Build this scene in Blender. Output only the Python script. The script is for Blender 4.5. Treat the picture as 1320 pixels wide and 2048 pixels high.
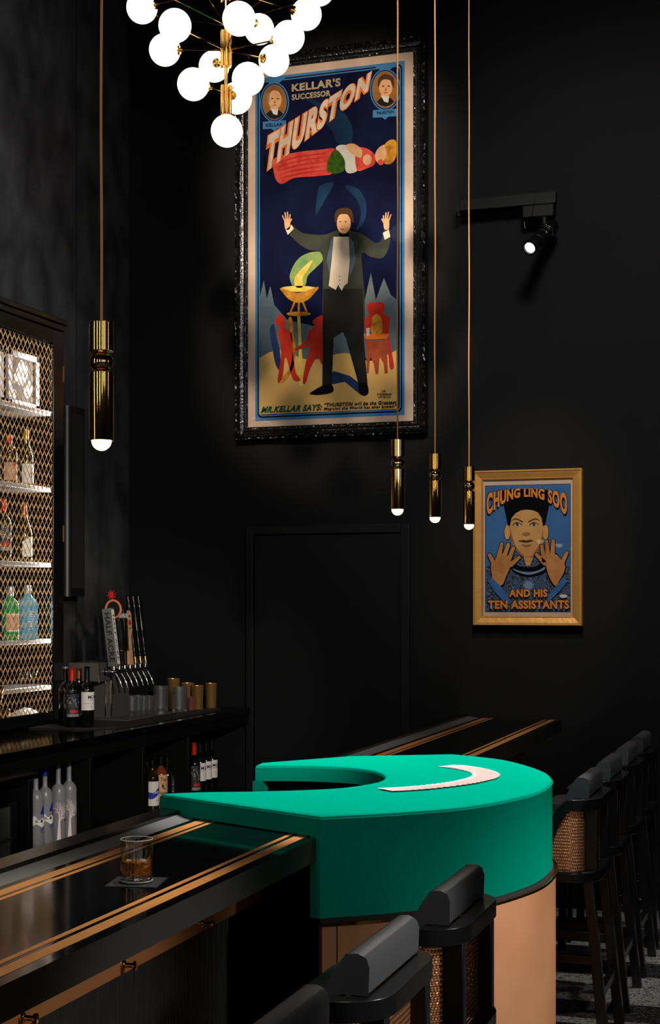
import bpy, bmesh, math, random
from math import sin, cos, pi, radians as R, hypot, atan2
from mathutils import Vector as V, Matrix as MX
from mathutils.geometry import tessellate_polygon

for _o in list(bpy.data.objects):
    bpy.data.objects.remove(_o, do_unlink=True)
SC = bpy.context.scene
COL = SC.collection
random.seed(7)

# ------------------------------------------------------------------ camera
# metres; +Y runs along the bar, +X is the guests' side, the camera stands at x=0, y=0
CAMZ = 1.76
FPX, VX, HY = 2950.0, 660.0, 1200.0
TH = math.atan(985 / 2950.0)
_s, _c = sin(TH), cos(TH)
cam = bpy.data.cameras.new('camera')
cam.sensor_fit = 'VERTICAL'
cam.sensor_height = 36.0
cam.sensor_width = 36.0
cam.lens = FPX / 2048 * 36.0
cam.shift_y = (HY - 1024) / 2048
cam.clip_end = 60
camo = bpy.data.objects.new('camera', cam)
COL.objects.link(camo)
camo.location = (0, 0, CAMZ)
camo.rotation_euler = (pi / 2, 0, TH)
SC.camera = camo


def ray(px, py):
    a = (px - VX) / FPX
    return (a * _c - _s, a * _s + _c, (HY - py) / FPX)


def on_y(px, py, y):            # measured point on a wall-parallel plane -> (x, z)
    r = ray(px, py)
    t = y / r[1]
    return (r[0] * t, CAMZ + r[2] * t)


# ------------------------------------------------------------------ exposure, world
SC.view_settings.view_transform = 'Standard'
SC.view_settings.look = 'None'
SC.view_settings.exposure = 0.0
SC.view_settings.gamma = 1.0
SC.view_settings.use_curve_mapping = False
SC.cycles.max_bounces = 8
SC.cycles.transparent_max_bounces = 12
SC.cycles.caustics_reflective = False
SC.cycles.caustics_refractive = False
SC.cycles.sample_clamp_indirect = 4.0
SC.cycles.sample_clamp_direct = 0.0
SC.cycles.blur_glossy = 0.5
W = bpy.data.worlds.new('dark room')
SC.world = W
W.use_nodes = True
W.node_tree.nodes['Background'].inputs[0].default_value = (0.8, 0.85, 1.0, 1)
W.node_tree.nodes['Background'].inputs[1].default_value = 0.003


def aim(o, target):
    o.rotation_euler = (V(target) - o.location).to_track_quat('-Z', 'Y').to_euler()


def spot(name, loc, target, power, angle, blend=0.5, size=0.05, col=(1, .9, .78)):
    d = bpy.data.lights.new(name, 'SPOT')
    d.energy = power; d.spot_size = R(angle); d.spot_blend = blend
    d.shadow_soft_size = size; d.color = col
    o = bpy.data.objects.new(name, d); COL.objects.link(o)
    o.location = loc; aim(o, target)
    return o


def area(name, loc, target, power, sx, sy=None, col=(1, .95, .9), spread=180):
    d = bpy.data.lights.new(name, 'AREA')
    d.energy = power; d.shape = 'RECTANGLE'; d.size = sx; d.size_y = sy or sx; d.color = col
    d.spread = R(spread)
    o = bpy.data.objects.new(name, d); COL.objects.link(o)
    o.location = loc; aim(o, target)
    return o


# ------------------------------------------------------------------ lights (ceiling spots, added unseen fill spots and soft fills, lit cabinet)
spot('felt_spot', (-0.9, 6.3, 5.7), (-1.40, 5.05, 1.13), 1850, 26, .4, .08, (1, .96, .92))
spot('poster_spot', (-2.5, 3.9, 5.65), (-2.93, 8.8, 4.47), 1180, 21, .55, .1, (1, .86, .68))
spot('poster_spot', (-2.5, 3.9, 5.65), (-2.93, 8.8, 3.5), 1180, 21, .55, .1, (1, .86, .68))
spot('portrait_spot', (-1.2, 6.0, 5.7), (-1.69, 8.8, 2.1), 380, 18, .5, .1, (1, .88, .72))
spot('wall_wash', (-.6, 4.6, 5.7), (-1.25, 8.85, 3.2), 560, 58, .9, .4, (1, .97, .93))
spot('counter_spot', (-1.2, 4.2, 5.7), (-1.64, 3.25, 1.09), 420, 9, .9, .06, (1, .93, .82))
spot('bar_spot', (-1.2, 4.2, 5.7), (-1.62, 2.7, 1.07), 330, 26, 1., .1, (1, .92, .8))
spot('stool_sheen_spot', (-.85, 7.3, 4.4), (-.80, 3.2, 1.05), 130, 10, .8, .12, (1, .95, .88))
spot('stool_side_spot', (2.6, 3.2, 2.8), (-.9, 3.05, .95), 800, 16, .7, .15, (1, .97, .94))
spot('row_spot', (0.25, 1.0, 4.3), (-.9, 6.4, .85), 420, 13, .6, .12, (.92, .96, 1))
spot('floor_spot', (0.2, 7.0, 5.7), (-0.7, 6.9, 0.0), 330, 36, .6, .1, (1, .93, .85))
spot('bottle_spot', (0.6, 2.8, 2.9), (-3.75, 7.5, 1.02), 800, 28, .7, .12, (1, .94, .86))
spot('cabinet_spot', (-.4, 3.2, 3.2), (-4.06, 6.9, 2.2), 330, 18, .7, .12, (1, .93, .82))
spot('base_spot', (2.5, 5.7, 1.3), (-.92, 4.75, .6), 440, 21, .8, .25, (1, .95, .88))
area('window_glow', (3.0, 0.5, 2.6), (-1.2, 4.6, 0.8), 6, 1.6, 2.2, (1, .97, .93))  # unseen soft fill added to the right of the camera
for _x in (-2.9, -.9, 1.2, 3.2):                    # unseen strips added behind the viewer for streaks in brass and glass
    area('tall_window', (_x, -1.1, 2.6), (_x * .3 - 1.2, 5.0, 2.4), 10, .14, 2.6, (1, .97, .92))
area('left_glow', (-.9, 4.0, 4.6), (-4.36, 6.5, 3.7), 20, .8, .8, (1, .99, .98), 55)
for _p, _t in (((-4.1, 1.2, 2.7), (-1.8, 4.5, 2.3)), ((4.0, 4.0, 2.7), (-1.8, 6.0, 2.3))):  # unseen side strips added for streaks along the brass edges
    area('tall_window', _p, _t, 5, .14, 2.4, (1, .97, .92))
area('cabinet_strip', (-4.085, 7.345, 2.15), (-4.25, 6.6, 2.15), 22, .02, 2.0, (1, .95, .9))
area('cabinet_top_strip', (-4.22, 6.75, 3.185), (-4.24, 6.75, 1.1), 1.2, .9, .02, (1, .9, .78))


# ------------------------------------------------------------------ materials
def lin(c):
    return tuple((x / 255 / 12.92 if x / 255 <= .04045 else ((x / 255 + .055) / 1.055) ** 2.4) for x in c)


def mat(name, rgb, rough=.5, metal=0., spec=.5, bump=None, vary=None, emit=None, trans=0., ior=1.45, coat=0., alpha=1., sheen=0., coatr=.03):
    m = bpy.data.materials.new(name)
    m.use_nodes = True
    nt = m.node_tree
    b = nt.nodes['Principled BSDF']
    c = lin(rgb) + (1,)
    b.inputs['Base Color'].default_value = c
    b.inputs['Roughness'].default_value = rough
    b.inputs['Metallic'].default_value = metal
    b.inputs['Specular IOR Level'].default_value = spec
    b.inputs['IOR'].default_value = ior
    b.inputs['Transmission Weight'].default_value = trans
    b.inputs['Coat Weight'].default_value = coat
    b.inputs['Coat Roughness'].default_value = coatr
    b.inputs['Alpha'].default_value = alpha
    if sheen:
        b.inputs['Sheen Weight'].default_value = sheen
        b.inputs['Sheen Roughness'].default_value = .4
    if emit:
        b.inputs['Emission Color'].default_value = lin(emit[0]) + (1,)
        b.inputs['Emission Strength'].default_value = emit[1]
    tc = nt.nodes.new('ShaderNodeTexCoord')
    if vary:                       # (scale, second colour, detail, stretch)
        n = nt.nodes.new('ShaderNodeTexNoise')
        n.inputs['Scale'].default_value = vary[0]
        n.inputs['Detail'].default_value = vary[2] if len(vary) > 2 else 4
        src = tc.outputs['Object']
        if len(vary) > 3:
            mp = nt.nodes.new('ShaderNodeMapping')
            mp.inputs['Scale'].default_value = vary[3]
            nt.links.new(src, mp.inputs[0]); src = mp.outputs[0]
        nt.links.new(src, n.inputs['Vector'])
        rp = nt.nodes.new('ShaderNodeValToRGB')
        rp.color_ramp.elements[0].position = .35
        rp.color_ramp.elements[1].position = .68
        rp.color_ramp.elements[0].color = c
        rp.color_ramp.elements[1].color = lin(vary[1]) + (1,)
        nt.links.new(n.outputs[0], rp.inputs[0])
        nt.links.new(rp.outputs[0], b.inputs['Base Color'])
    if bump:                       # (scale, strength, distance, stretch)
        n = nt.nodes.new('ShaderNodeTexNoise')
        n.inputs['Scale'].default_value = bump[0]
        n.inputs['Detail'].default_value = 3
        src = tc.outputs['Object']
        if len(bump) > 3:
            mp = nt.nodes.new('ShaderNodeMapping')
            mp.inputs['Scale'].default_value = bump[3]
            nt.links.new(src, mp.inputs[0]); src = mp.outputs[0]
        nt.links.new(src, n.inputs['Vector'])
        bp = nt.nodes.new('ShaderNodeBump')
        bp.inputs['Strength'].default_value = bump[1]
        bp.inputs['Distance'].default_value = bump[2] if len(bump) > 2 else .002
        nt.links.new(n.outputs[0], bp.inputs['Height'])
        nt.links.new(bp.outputs[0], b.inputs['Normal'])
    return m


def glassy(name, rgb, fac=1.45, rough=.02, cap=.22, milk=0.):
    """thin glazing / clear glass that lets light straight through and mirrors by Fresnel"""
    m = bpy.data.materials.new(name); m.use_nodes = True
    nt = m.node_tree; nt.nodes.clear()
    out = nt.nodes.new('ShaderNodeOutputMaterial')
    mix = nt.nodes.new('ShaderNodeMixShader')
    tr = nt.nodes.new('ShaderNodeBsdfTransparent'); tr.inputs[0].default_value = lin(rgb) + (1,)
    gl = nt.nodes.new('ShaderNodeBsdfGlossy'); gl.inputs['Roughness'].default_value = rough
    fr = nt.nodes.new('ShaderNodeFresnel'); fr.inputs['IOR'].default_value = fac
    mn = nt.nodes.new('ShaderNodeMath'); mn.operation = 'MINIMUM'; mn.inputs[1].default_value = cap
    nt.links.new(fr.outputs[0], mn.inputs[0])
    nt.links.new(mn.outputs[0], mix.inputs[0]); nt.links.new(tr.outputs[0], mix.inputs[1]); nt.links.new(gl.outputs[0], mix.inputs[2])
    if milk:  # white diffuse mixed in to stand for glints in the glass
        df = nt.nodes.new('ShaderNodeBsdfDiffuse'); df.inputs[0].default_value = (.9, .9, .9, 1)
        m2 = nt.nodes.new('ShaderNodeMixShader'); m2.inputs[0].default_value = milk
        nt.links.new(mix.outputs[0], m2.inputs[1]); nt.links.new(df.outputs[0], m2.inputs[2])
        nt.links.new(m2.outputs[0], out.inputs[0])
    else: nt.links.new(mix.outputs[0], out.inputs[0])
    return m


M = dict(
    wall_black=mat('wall_black', (20, 20, 21), .72, spec=.10, bump=(220, .12, .002), vary=(1.3, (22, 22, 23), 2)),
    plaster=mat('plaster', (34, 34, 35), .6, spec=.25, bump=(7, .25, .004), vary=(5.5, (60, 60, 61), 9, (1, 1, .7))),
    ceiling=mat('ceiling_black', (18, 18, 19), .8),
    trim_black=mat('trim_black', (22, 22, 23), .5, spec=.2),
    door_black=mat('door_black', (20, 20, 21), .55, spec=.15),
    gloss_black=mat('gloss_black', (6, 6, 7), .085, spec=.5, bump=(5, .06, .002, (6, .8, 1))),
    lacquer=mat('lacquer_black', (10, 10, 11), .2, bump=(60, .1, .001)),
    fascia=mat('fascia_black', (27, 26, 25), .5, bump=(60, .2, .001)),
    void_black=mat('void_black', (4, 4, 4), .55, spec=.25),
    satin_black=mat('satin_black', (12, 12, 13), .42),
    matte_black=mat('matte_black', (10, 10, 11), .75),
    grain=mat('black_oak', (9, 9, 9), .42, bump=(14, .9, .004, (9, 9, .35)), vary=(12, (18, 17, 16), 4, (9, 9, .35))),
    leather=mat('black_leather', (58, 58, 60), .4, bump=(420, .35, .0012), spec=.5),
    stool_wood=mat('ebonised_wood', (13, 13, 14), .27, bump=(18, .15, .001, (1, 9, 1)), spec=.5),
    rubber=mat('rubber_mat', (20, 20, 21), .8, bump=(300, .8, .002)),
    inlay=mat('copper_inlay', (206, 140, 72), .45, metal=.2, vary=(30, (196, 132, 68), 2)),
    copper=mat('bronze_panel', (200, 138, 94), .46, metal=.45, bump=(3, .05, .003), vary=(4, (208, 148, 104), 3)),
    copper_band=mat('copper_band', (178, 120, 72), .35, metal=.8),
    brass=mat('brass', (214, 176, 98), .16, metal=1.),
    polished_brass=mat('polished_brass', (240, 190, 104), .1, metal=1.),
    rose_brass=mat('rose_brass', (240, 194, 150), .08, metal=1.),
    mesh_gold=mat('mesh_gold', (232, 184, 122), .36, metal=.35),
    weave=mat('bronze_weave', (190, 130, 88), .34, metal=.85),
    cord=mat('copper_cord', (240, 164, 92), .5, bump=(900, .4, .0006)),
    chrome=mat('chrome', (190, 190, 194), .1, metal=1.),
    steel=mat('brushed_steel', (150, 151, 153), .34, metal=.6, bump=(8, .1, .001, (1, 1, 40))),
    dark_steel=mat('dark_steel', (92, 91, 91), .4, metal=.45, bump=(8, .1, .001, (40, 1, 1))),
    alu=mat('shelf_aluminium', (165, 164, 164), .4, metal=.5),
    felt=mat('green_felt', (0, 138, 112), 1., spec=.0, bump=(500, .5, .0015), vary=(160, (0, 148, 121), 3)),
    globe=mat('opal_globe', (255, 250, 240), .3, emit=((255, 250, 240), 1.15)),
    bulb=mat('bulb', (255, 240, 200), .3, emit=((255, 238, 176), 9.)),
    lens_glow=mat('spot_lens', (255, 255, 255), .1, emit=((235, 240, 255), 5.)),
    clear=glassy('clear_glass', (248, 250, 250), 1.4, .05, .22, 0.),
    pane=glassy('picture_glazing', (250, 250, 250), 1.22, .03),
    cut_glass=mat('cut_glass', (255, 255, 255), .06, trans=1., ior=1.5),
    rim=glassy('glass_rim', (240, 244, 244), 1.5, .1, .4, .35),  # milky white put in for the highlight on the glass edge
    crystal=glassy('crystal', (244, 246, 246), 1.9, .2, .6, .03),
    ice=mat('ice', (250, 236, 200), .06, trans=.75, ior=1.31, bump=(60, .3, .002)),
    whiskey=mat('whiskey', (226, 128, 40), .03, trans=.8, ior=1.35),
    frost=mat('frosted_glass', (128, 127, 128), .36, spec=.6, vary=(9, (112, 112, 116), 2)),
    dark_glass=mat('dark_wine_glass', (8, 9, 8), .06, spec=.7, coat=.5),
    brown_glass=mat('brown_spirit', (120, 54, 20), .06, spec=.7, coat=.4),
    green_glass=mat('green_bottle_glass', (22, 178, 96), .06, trans=.35, ior=1.45, coat=.5),
    blue_glass=mat('blue_bottle_glass', (104, 196, 244), .06, trans=.35, ior=1.45, coat=.5),
    rose_glass=mat('pale_spirit_glass', (70, 40, 26), .06, trans=.4, ior=1.45, coat=.5),
    olive_glass=mat('olive_bottle_glass', (40, 34, 12), .06, trans=.4, ior=1.45, coat=.5),
    label_white=mat('label_paper', (226, 220, 212), .7),
    label_tan=mat('label_kraft', (214, 164, 116), .7),
    label_dark=mat('label_black', (40, 40, 42), .6),
    label_rose=mat('label_blush', (198, 150, 126), .7),
    ink=mat('ink', (14, 14, 16), .7),
    ink_white=mat('ink_white', (225, 225, 225), .7),
    ink_red=mat('ink_red', (190, 40, 24), .6),
    ink_blue=mat('ink_blue', (30, 50, 150), .6),
    ink_gold=mat('ink_gold', (210, 165, 60), .5),
    blush=mat('tree_print', (226, 205, 200), .6),
    foil_red=mat('foil_red', (200, 40, 20), .3, metal=.2),
    foil_copper=mat('foil_copper', (168, 96, 48), .3, metal=.7),
    foil_gold=mat('foil_gold', (214, 160, 60), .3, metal=.7),
    foil_black=mat('foil_black', (12, 12, 13), .25),
    foil_blue=mat('foil_blue', (24, 34, 130), .3),
    card_white=mat('card_stock', (236, 232, 228), .45),
    card_red=mat('card_back', (224, 140, 128), .45, vary=(500, (250, 234, 228), 2)),
    silver=mat('silver_frame', (206, 206, 210), .3, metal=.7),
    brown_print=mat('sepia_print', (44, 32, 24), .7, vary=(6, (58, 42, 30), 3)),
    tan_wood=mat('tan_wood', (206, 150, 112), .45, vary=(10, (214, 162, 122), 3, (6, 6, .5))),
    grey_print=mat('grey_tin', (104, 102, 98), .45, metal=.2),
    star_red=mat('red_enamel', (186, 26, 30), .35),
    ring_orange=mat('orange_enamel', (216, 120, 74), .35),
    cloth_white=mat('white_cloth', (230, 226, 222), .85),
    napkin=mat('napkin', (26, 27, 28), .9, bump=(300, .3, .001)),
    gold_frame=mat('gold_leaf_frame', (190, 138, 68), .4, metal=.35, bump=(28, .35, .006), vary=(16, (184, 132, 64), 4)),
    carved=mat('carved_black', (12, 12, 13), .18, bump=(70, .7, .006), spec=.8),
)


# ------------------------------------------------------------------ mesh helpers
class MB:
    """collects shapes; build() links them as ONE mesh object"""
    def __init__(s):
        s.v = []; s.f = []; s.mi = []; s.sm = []; s.mats = []

    def slot(s, m):
        if m not in s.mats: s.mats.append(m)
        return s.mats.index(m)

    def add(s, vs, fs, m, smooth=False, T=None):
        k = s.slot(m); o = len(s.v)
        s.v += [tuple(T @ V(p)) if T else tuple(p) for p in vs]
        for f in fs:
            s.f.append(tuple(i + o for i in f)); s.mi.append(k); s.sm.append(smooth)
        return s

    def box(s, x0, x1, y0, y1, z0, z1, m, T=None):
        vs = [(x, y, z) for x in (x0, x1) for y in (y0, y1) for z in (z0, z1)]
        fs = [(0, 1, 3, 2), (4, 6, 7, 5), (0, 4, 5, 1), (2, 3, 7, 6), (0, 2, 6, 4), (1, 5, 7, 3)]
        return s.add(vs, fs, m, False, T)

    def lathe(s, prof, m, c=(0, 0, 0), n=24, T=None, smooth=True, caps=True):
        vs = []; fs = []
        for r, z in prof:
            for i in range(n):
                a = 2 * pi * i / n
                vs.append((c[0] + r * cos(a), c[1] + r * sin(a), c[2] + z))
        for j in range(len(prof) - 1):
            for i in range(n):
                fs.append((j * n + i, j * n + (i + 1) % n, (j + 1) * n + (i + 1) % n, (j + 1) * n + i))
        if caps:
            fs.append(tuple(range(n - 1, -1, -1)))
            fs.append(tuple(range((len(prof) - 1) * n, len(prof) * n)))
        return s.add(vs, fs, m, smooth, T)

    def tube(s, pts, r, m, n=8, caps=True, smooth=True, closed=False):
        pts = [V(p) for p in pts]; vs = []; fs = []; N = len(pts)
        prev = None
        for i, p in enumerate(pts):
            if closed: d = pts[(i + 1) % N] - pts[i - 1]
            else: d = pts[min(i + 1, N - 1)] - pts[max(i - 1, 0)]
            d.normalize()
            if prev is None:
                u = d.orthogonal().normalized()
            else:
                u = (prev - d * prev.dot(d)).normalized()
            prev = u; w = d.cross(u)
            rr = r[i] if isinstance(r, (list, tuple)) else r
            for k in range(n):
                a = 2 * pi * k / n
                vs.append(p + u * (rr * cos(a)) + w * (rr * sin(a)))
        for i in range(N if closed else N - 1):
            j = (i + 1) % N
            for k in range(n):
                fs.append((i * n + k, i * n + (k + 1) % n, j * n + (k + 1) % n, j * n + k))
        if caps and not closed:
            fs.append(tuple(range(n - 1, -1, -1))); fs.append(tuple(range((N - 1) * n, N * n)))
        return s.add(vs, fs, m, smooth)

    def prism(s, poly, z0, z1, m, T=None, side=None):
        n = len(poly)
        vs = [(x, y, z0) for x, y in poly] + [(x, y, z1) for x, y in poly]
        tri = tessellate_polygon([[V((x, y, 0)) for x, y in poly]])
        fs = [tuple(t) for t in tri] + [tuple(i + n for i in t) for t in tri]
        s.add(vs, fs, m, False, T)
        return s.add(vs, [(i, (i + 1) % n, (i + 1) % n + n, i + n) for i in range(n)], side or m, False, T)

    def flat(s, poly, m, fn):      # filled outline, fn maps (a, b) -> 3-D
        tri = tessellate_polygon([[V((a, b, 0)) for a, b in poly]])
        return s.add([fn(a, b) for a, b in poly], [tuple(t) for t in tri], m)

    def text(s, body, m, fn, bold=0.0, sub=None):   # fn maps (u, v) in the 0..1 box -> 3-D
        vs, fs = text_shape(body, bold)
        return s.add([fn(u, v) for u, v in vs], fs, m)

    def build(s, name, parent=None, origin=None, recalc=True, bevel=None, seg=2):
        me = bpy.data.meshes.new(name)
        o0 = V(origin) if origin is not None else V((0, 0, 0))
        me.from_pydata([V(p) - o0 for p in s.v], [], s.f)
        for m in s.mats: me.materials.append(m)
        for p, k, sm in zip(me.polygons, s.mi, s.sm):
            p.material_index = k; p.use_smooth = sm
        if recalc:
            bm = bmesh.new(); bm.from_mesh(me)
            bmesh.ops.recalc_face_normals(bm, faces=bm.faces)
            bm.to_mesh(me); bm.free()
        if bevel:
            for p in me.polygons: p.use_smooth = True
        if bevel or any(s.sm): me.set_sharp_from_angle(angle=R(38))
        me.update()
        o = bpy.data.objects.new(name, me); COL.objects.link(o)
        if parent is not None: o.parent = parent
        elif origin is not None: o.location = o0
        if bevel:
            b = o.modifiers.new('bevel', 'BEVEL'); b.width = bevel; b.segments = seg
            b.limit_method = 'ANGLE'; b.angle_limit = R(40); b.harden_normals = False
        return o


_TXT = {}


def text_shape(body, bold):
    key = (body, bold)
    if key in _TXT: return _TXT[key]
    cu = bpy.data.curves.new('lettering', 'FONT')
    cu.body = body; cu.fill_mode = 'FRONT'; cu.offset = bold; cu.resolution_u = 4
    cu.space_character = 1.0 + bold * 2.5
    ob = bpy.data.objects.new('lettering', cu); COL.objects.link(ob)
    dg = bpy.context.evaluated_depsgraph_get(); dg.update()
    me = bpy.data.meshes.new_from_object(ob.evaluated_get(dg))
    vs = [(v.co.x, v.co.y) for v in me.vertices]; fs = [tuple(p.vertices) for p in me.polygons]
    bpy.data.objects.remove(ob, do_unlink=True); bpy.data.curves.remove(cu); bpy.data.meshes.remove(me)
    x0 = min(v[0] for v in vs); x1 = max(v[0] for v in vs); y0 = min(v[1] for v in vs); y1 = max(v[1] for v in vs)
    vs = [((a - x0) / (x1 - x0), (b - y0) / (y1 - y0)) for a, b in vs]
    _TXT[key] = (vs, fs)
    return _TXT[key]


def thing(name, label, cat, loc=(0, 0, 0), group=None, rz=0):
    o = bpy.data.objects.new(name, None); COL.objects.link(o)
    o.empty_display_size = .05
    o.location = loc; o.rotation_euler = (0, 0, rz)
    return tag(o, label, cat, group)


def tag(o, label, cat, group=None, kind=None):
    o['label'] = label; o['category'] = cat
    if group: o['group'] = group
    if kind: o['kind'] = kind
    return o


def struct(o, label=None):
    o['kind'] = 'structure'
    if label: o['label'] = label
    return o


def dup(root, loc, label, group=None, rz=None):
    r = root.copy(); COL.objects.link(r); r.location = loc
    if rz is not None: r.rotation_euler = (0, 0, rz)
    r['label'] = label
    if group: r['group'] = group
    for ch in list(root.children):
        c = ch.copy(); COL.objects.link(c); c.parent = r
        for g in list(ch.children):
            d = g.copy(); COL.objects.link(d); d.parent = c
    return r


def spline(pts, k=6, closed=False):
    pts = [V(p) for p in pts]; n = len(pts); out = []
    for i in range(n if closed else n - 1):
        if closed: a, b, c, d = pts[i - 1], pts[i], pts[(i + 1) % n], pts[(i + 2) % n]
        else: a, b, c, d = pts[max(i - 1, 0)], pts[i], pts[i + 1], pts[min(i + 2, n - 1)]
        for j in range(k):
            t = j / k
            out.append(.5 * ((2 * b) + (c - a) * t + (2 * a - 5 * b + 4 * c - d) * t * t + (3 * b - 3 * c + d - a) * t ** 3))
    if not closed: out.append(pts[-1])
    return out


def sp2(pts, k=6, closed=True):
    return [(p.x, p.y) for p in spline([(a, b, 0) for a, b in pts], k, closed)]


def ellipse(cx, cy, rx, ry, n=28):
    return [(cx + rx * cos(2 * pi * i / n), cy + ry * sin(2 * pi * i / n)) for i in range(n)]


def quad_fn(P, tl, tr, br, bl, slant=0):
    def fn(u, v):
        x = (tl[0] * (1 - u) + tr[0] * u) * v + (bl[0] * (1 - u) + br[0] * u) * (1 - v)
        y = (tl[1] * (1 - u) + tr[1] * u) * v + (bl[1] * (1 - u) + br[1] * u) * (1 - v)
        h = (bl[1] - tl[1]) * (1 - u) + (br[1] - tr[1]) * u
        return P(x + slant * h * (v - .5), y)
    return fn


# ------------------------------------------------------------------ the room
YW, XL, ZC = 8.85, -4.36, 6.0
struct(MB().box(XL - .15, 4.2, YW, YW + .15, 0, ZC, M['wall_black']).build('wall_back'))
w = MB().box(XL - .15, XL, -1.2, YW, 0, ZC, M['plaster'])
for y in (6.55, 7.15, 8.12):
    w.box(XL, XL + .002, y, y + .004, 1.1, ZC, M['satin_black'])
struct(w.build('wall_left'))
struct(MB().box(XL - .15, 4.2, -1.2, YW + .15, ZC, ZC + .1, M['ceiling']).build('ceiling'))

fm = bpy.data.materials.new('terrazzo'); fm.use_nodes = True
nt = fm.node_tree; b = nt.nodes['Principled BSDF']; b.inputs['Roughness'].default_value = .45
tc = nt.nodes.new('ShaderNodeTexCoord')
sx = nt.nodes.new('ShaderNodeSeparateXYZ'); nt.links.new(tc.outputs['Object'], sx.inputs[0])


def mth(op, a, bb):
    n = nt.nodes.new('ShaderNodeMath'); n.operation = op
    for i, q in enumerate((a, bb)):
        if hasattr(q, 'is_linked'): nt.links.new(q, n.inputs[i])
        else: n.inputs[i].default_value = q
    return n.outputs[0]


md = mth('MODULO', mth('ADD', sx.outputs[1], 10 * .76 - 6.5), .76)
band = mth('LESS_THAN', md, .49)
vo = nt.nodes.new('ShaderNodeTexVoronoi'); vo.inputs['Scale'].default_value = 110
nt.links.new(tc.outputs['Object'], vo.inputs['Vector'])
sep = nt.nodes.new('ShaderNodeSeparateColor'); nt.links.new(vo.outputs['Color'], sep.inputs[0])
chip = mth('GREATER_THAN', sep.outputs[0], .72)


def mixc(f, a, bb):
    n = nt.nodes.new('ShaderNodeMix'); n.data_type = 'RGBA'
    nt.links.new(f, n.inputs[0])
    for i, q in ((6, a), (7, bb)):
        if isinstance(q, tuple): n.inputs[i].default_value = lin(q) + (1,)
        else: nt.links.new(q, n.inputs[i])
    return n.outputs[2]


lightc = mixc(chip, (146, 144, 140), (70, 70, 72))
darkc = mixc(chip, (20, 20, 21), (70, 70, 72))
nt.links.new(mixc(band, darkc, lightc), b.inputs['Base Color'])
struct(MB().box(XL - .15, 4.2, -1.2, YW + .15, -.1, 0, fm).build('floor'))

# concealed door in the back wall: casing and leaf
d1 = bpy.data.objects.new('door_1', None); COL.objects.link(d1); struct(d1)
yc = YW - .025
MB().box(-3.519, -3.469, yc, YW, 0, 2.236, M['trim_black']).box(-2.486, -2.428, yc, YW, 0, 2.236, M['trim_black']) \
    .box(-3.469, -2.486, yc, YW, 2.18, 2.236, M['trim_black']).build('door_frame', d1, bevel=.004)
MB().box(-3.464, -2.491, YW - .012, YW, .01, 2.172, M['door_black']).build('door_leaf', d1, bevel=.003)
struct(MB().box(XL, -3.519, YW - .014, YW, 0, .1, M['trim_black']).box(-2.428, 4.2, YW - .014, YW, 0, .1, M['trim_black']).build('baseboard_back'))


# ------------------------------------------------------------------ framed posters
def rect_frame(x0, x1, z0, z1, prof, yback, m, seg=1, jit=None, amp=0.):
    """sweeps a profile [(inset, height)] round a rectangle with mitred corners"""
    mb = MB(); rng = random.Random(3)
    cs = [(x0, z0), (x1, z0), (x1, z1), (x0, z1)]
    sg = [(1, 1), (-1, 1), (-1, -1), (1, -1)]
    vs = []; n = len(prof); cols = 0
    for k in range(4):
        a, b = cs[k], cs[(k + 1) % 4]; sa, sb = sg[k], sg[(k + 1) % 4]
        for i in range(seg):
            t = i / seg
            for j, (ins, h) in enumerate(prof):
                pa = (a[0] + sa[0] * ins, a[1] + sa[1] * ins); pb = (b[0] + sb[0] * ins, b[1] + sb[1] * ins)
                q = [pa[0] + (pb[0] - pa[0]) * t, pa[1] + (pb[1] - pa[1]) * t]
                hh = h
                if jit and j in jit and i:
                    hh += rng.uniform(-amp, amp)
                    q[k % 2 == 0 and 1 or 0] += rng.uniform(-amp, amp) * .7
                vs.append((q[0], yback - hh, q[1]))
            cols += 1
    fs = [(c * n + j, c * n + j + 1, ((c + 1) % cols) * n + j + 1, ((c + 1) % cols) * n + j) for c in range(cols) for j in range(n - 1)]
    return mb.add(vs, fs, m)


def pm(name, rgb, second=None, sc=14):
    k = 'print_' + name
    return M.setdefault(k, mat(k, rgb, .75, spec=.04, vary=(sc, second or tuple(max(0, int(x * .88)) for x in rgb), 5)))


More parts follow.
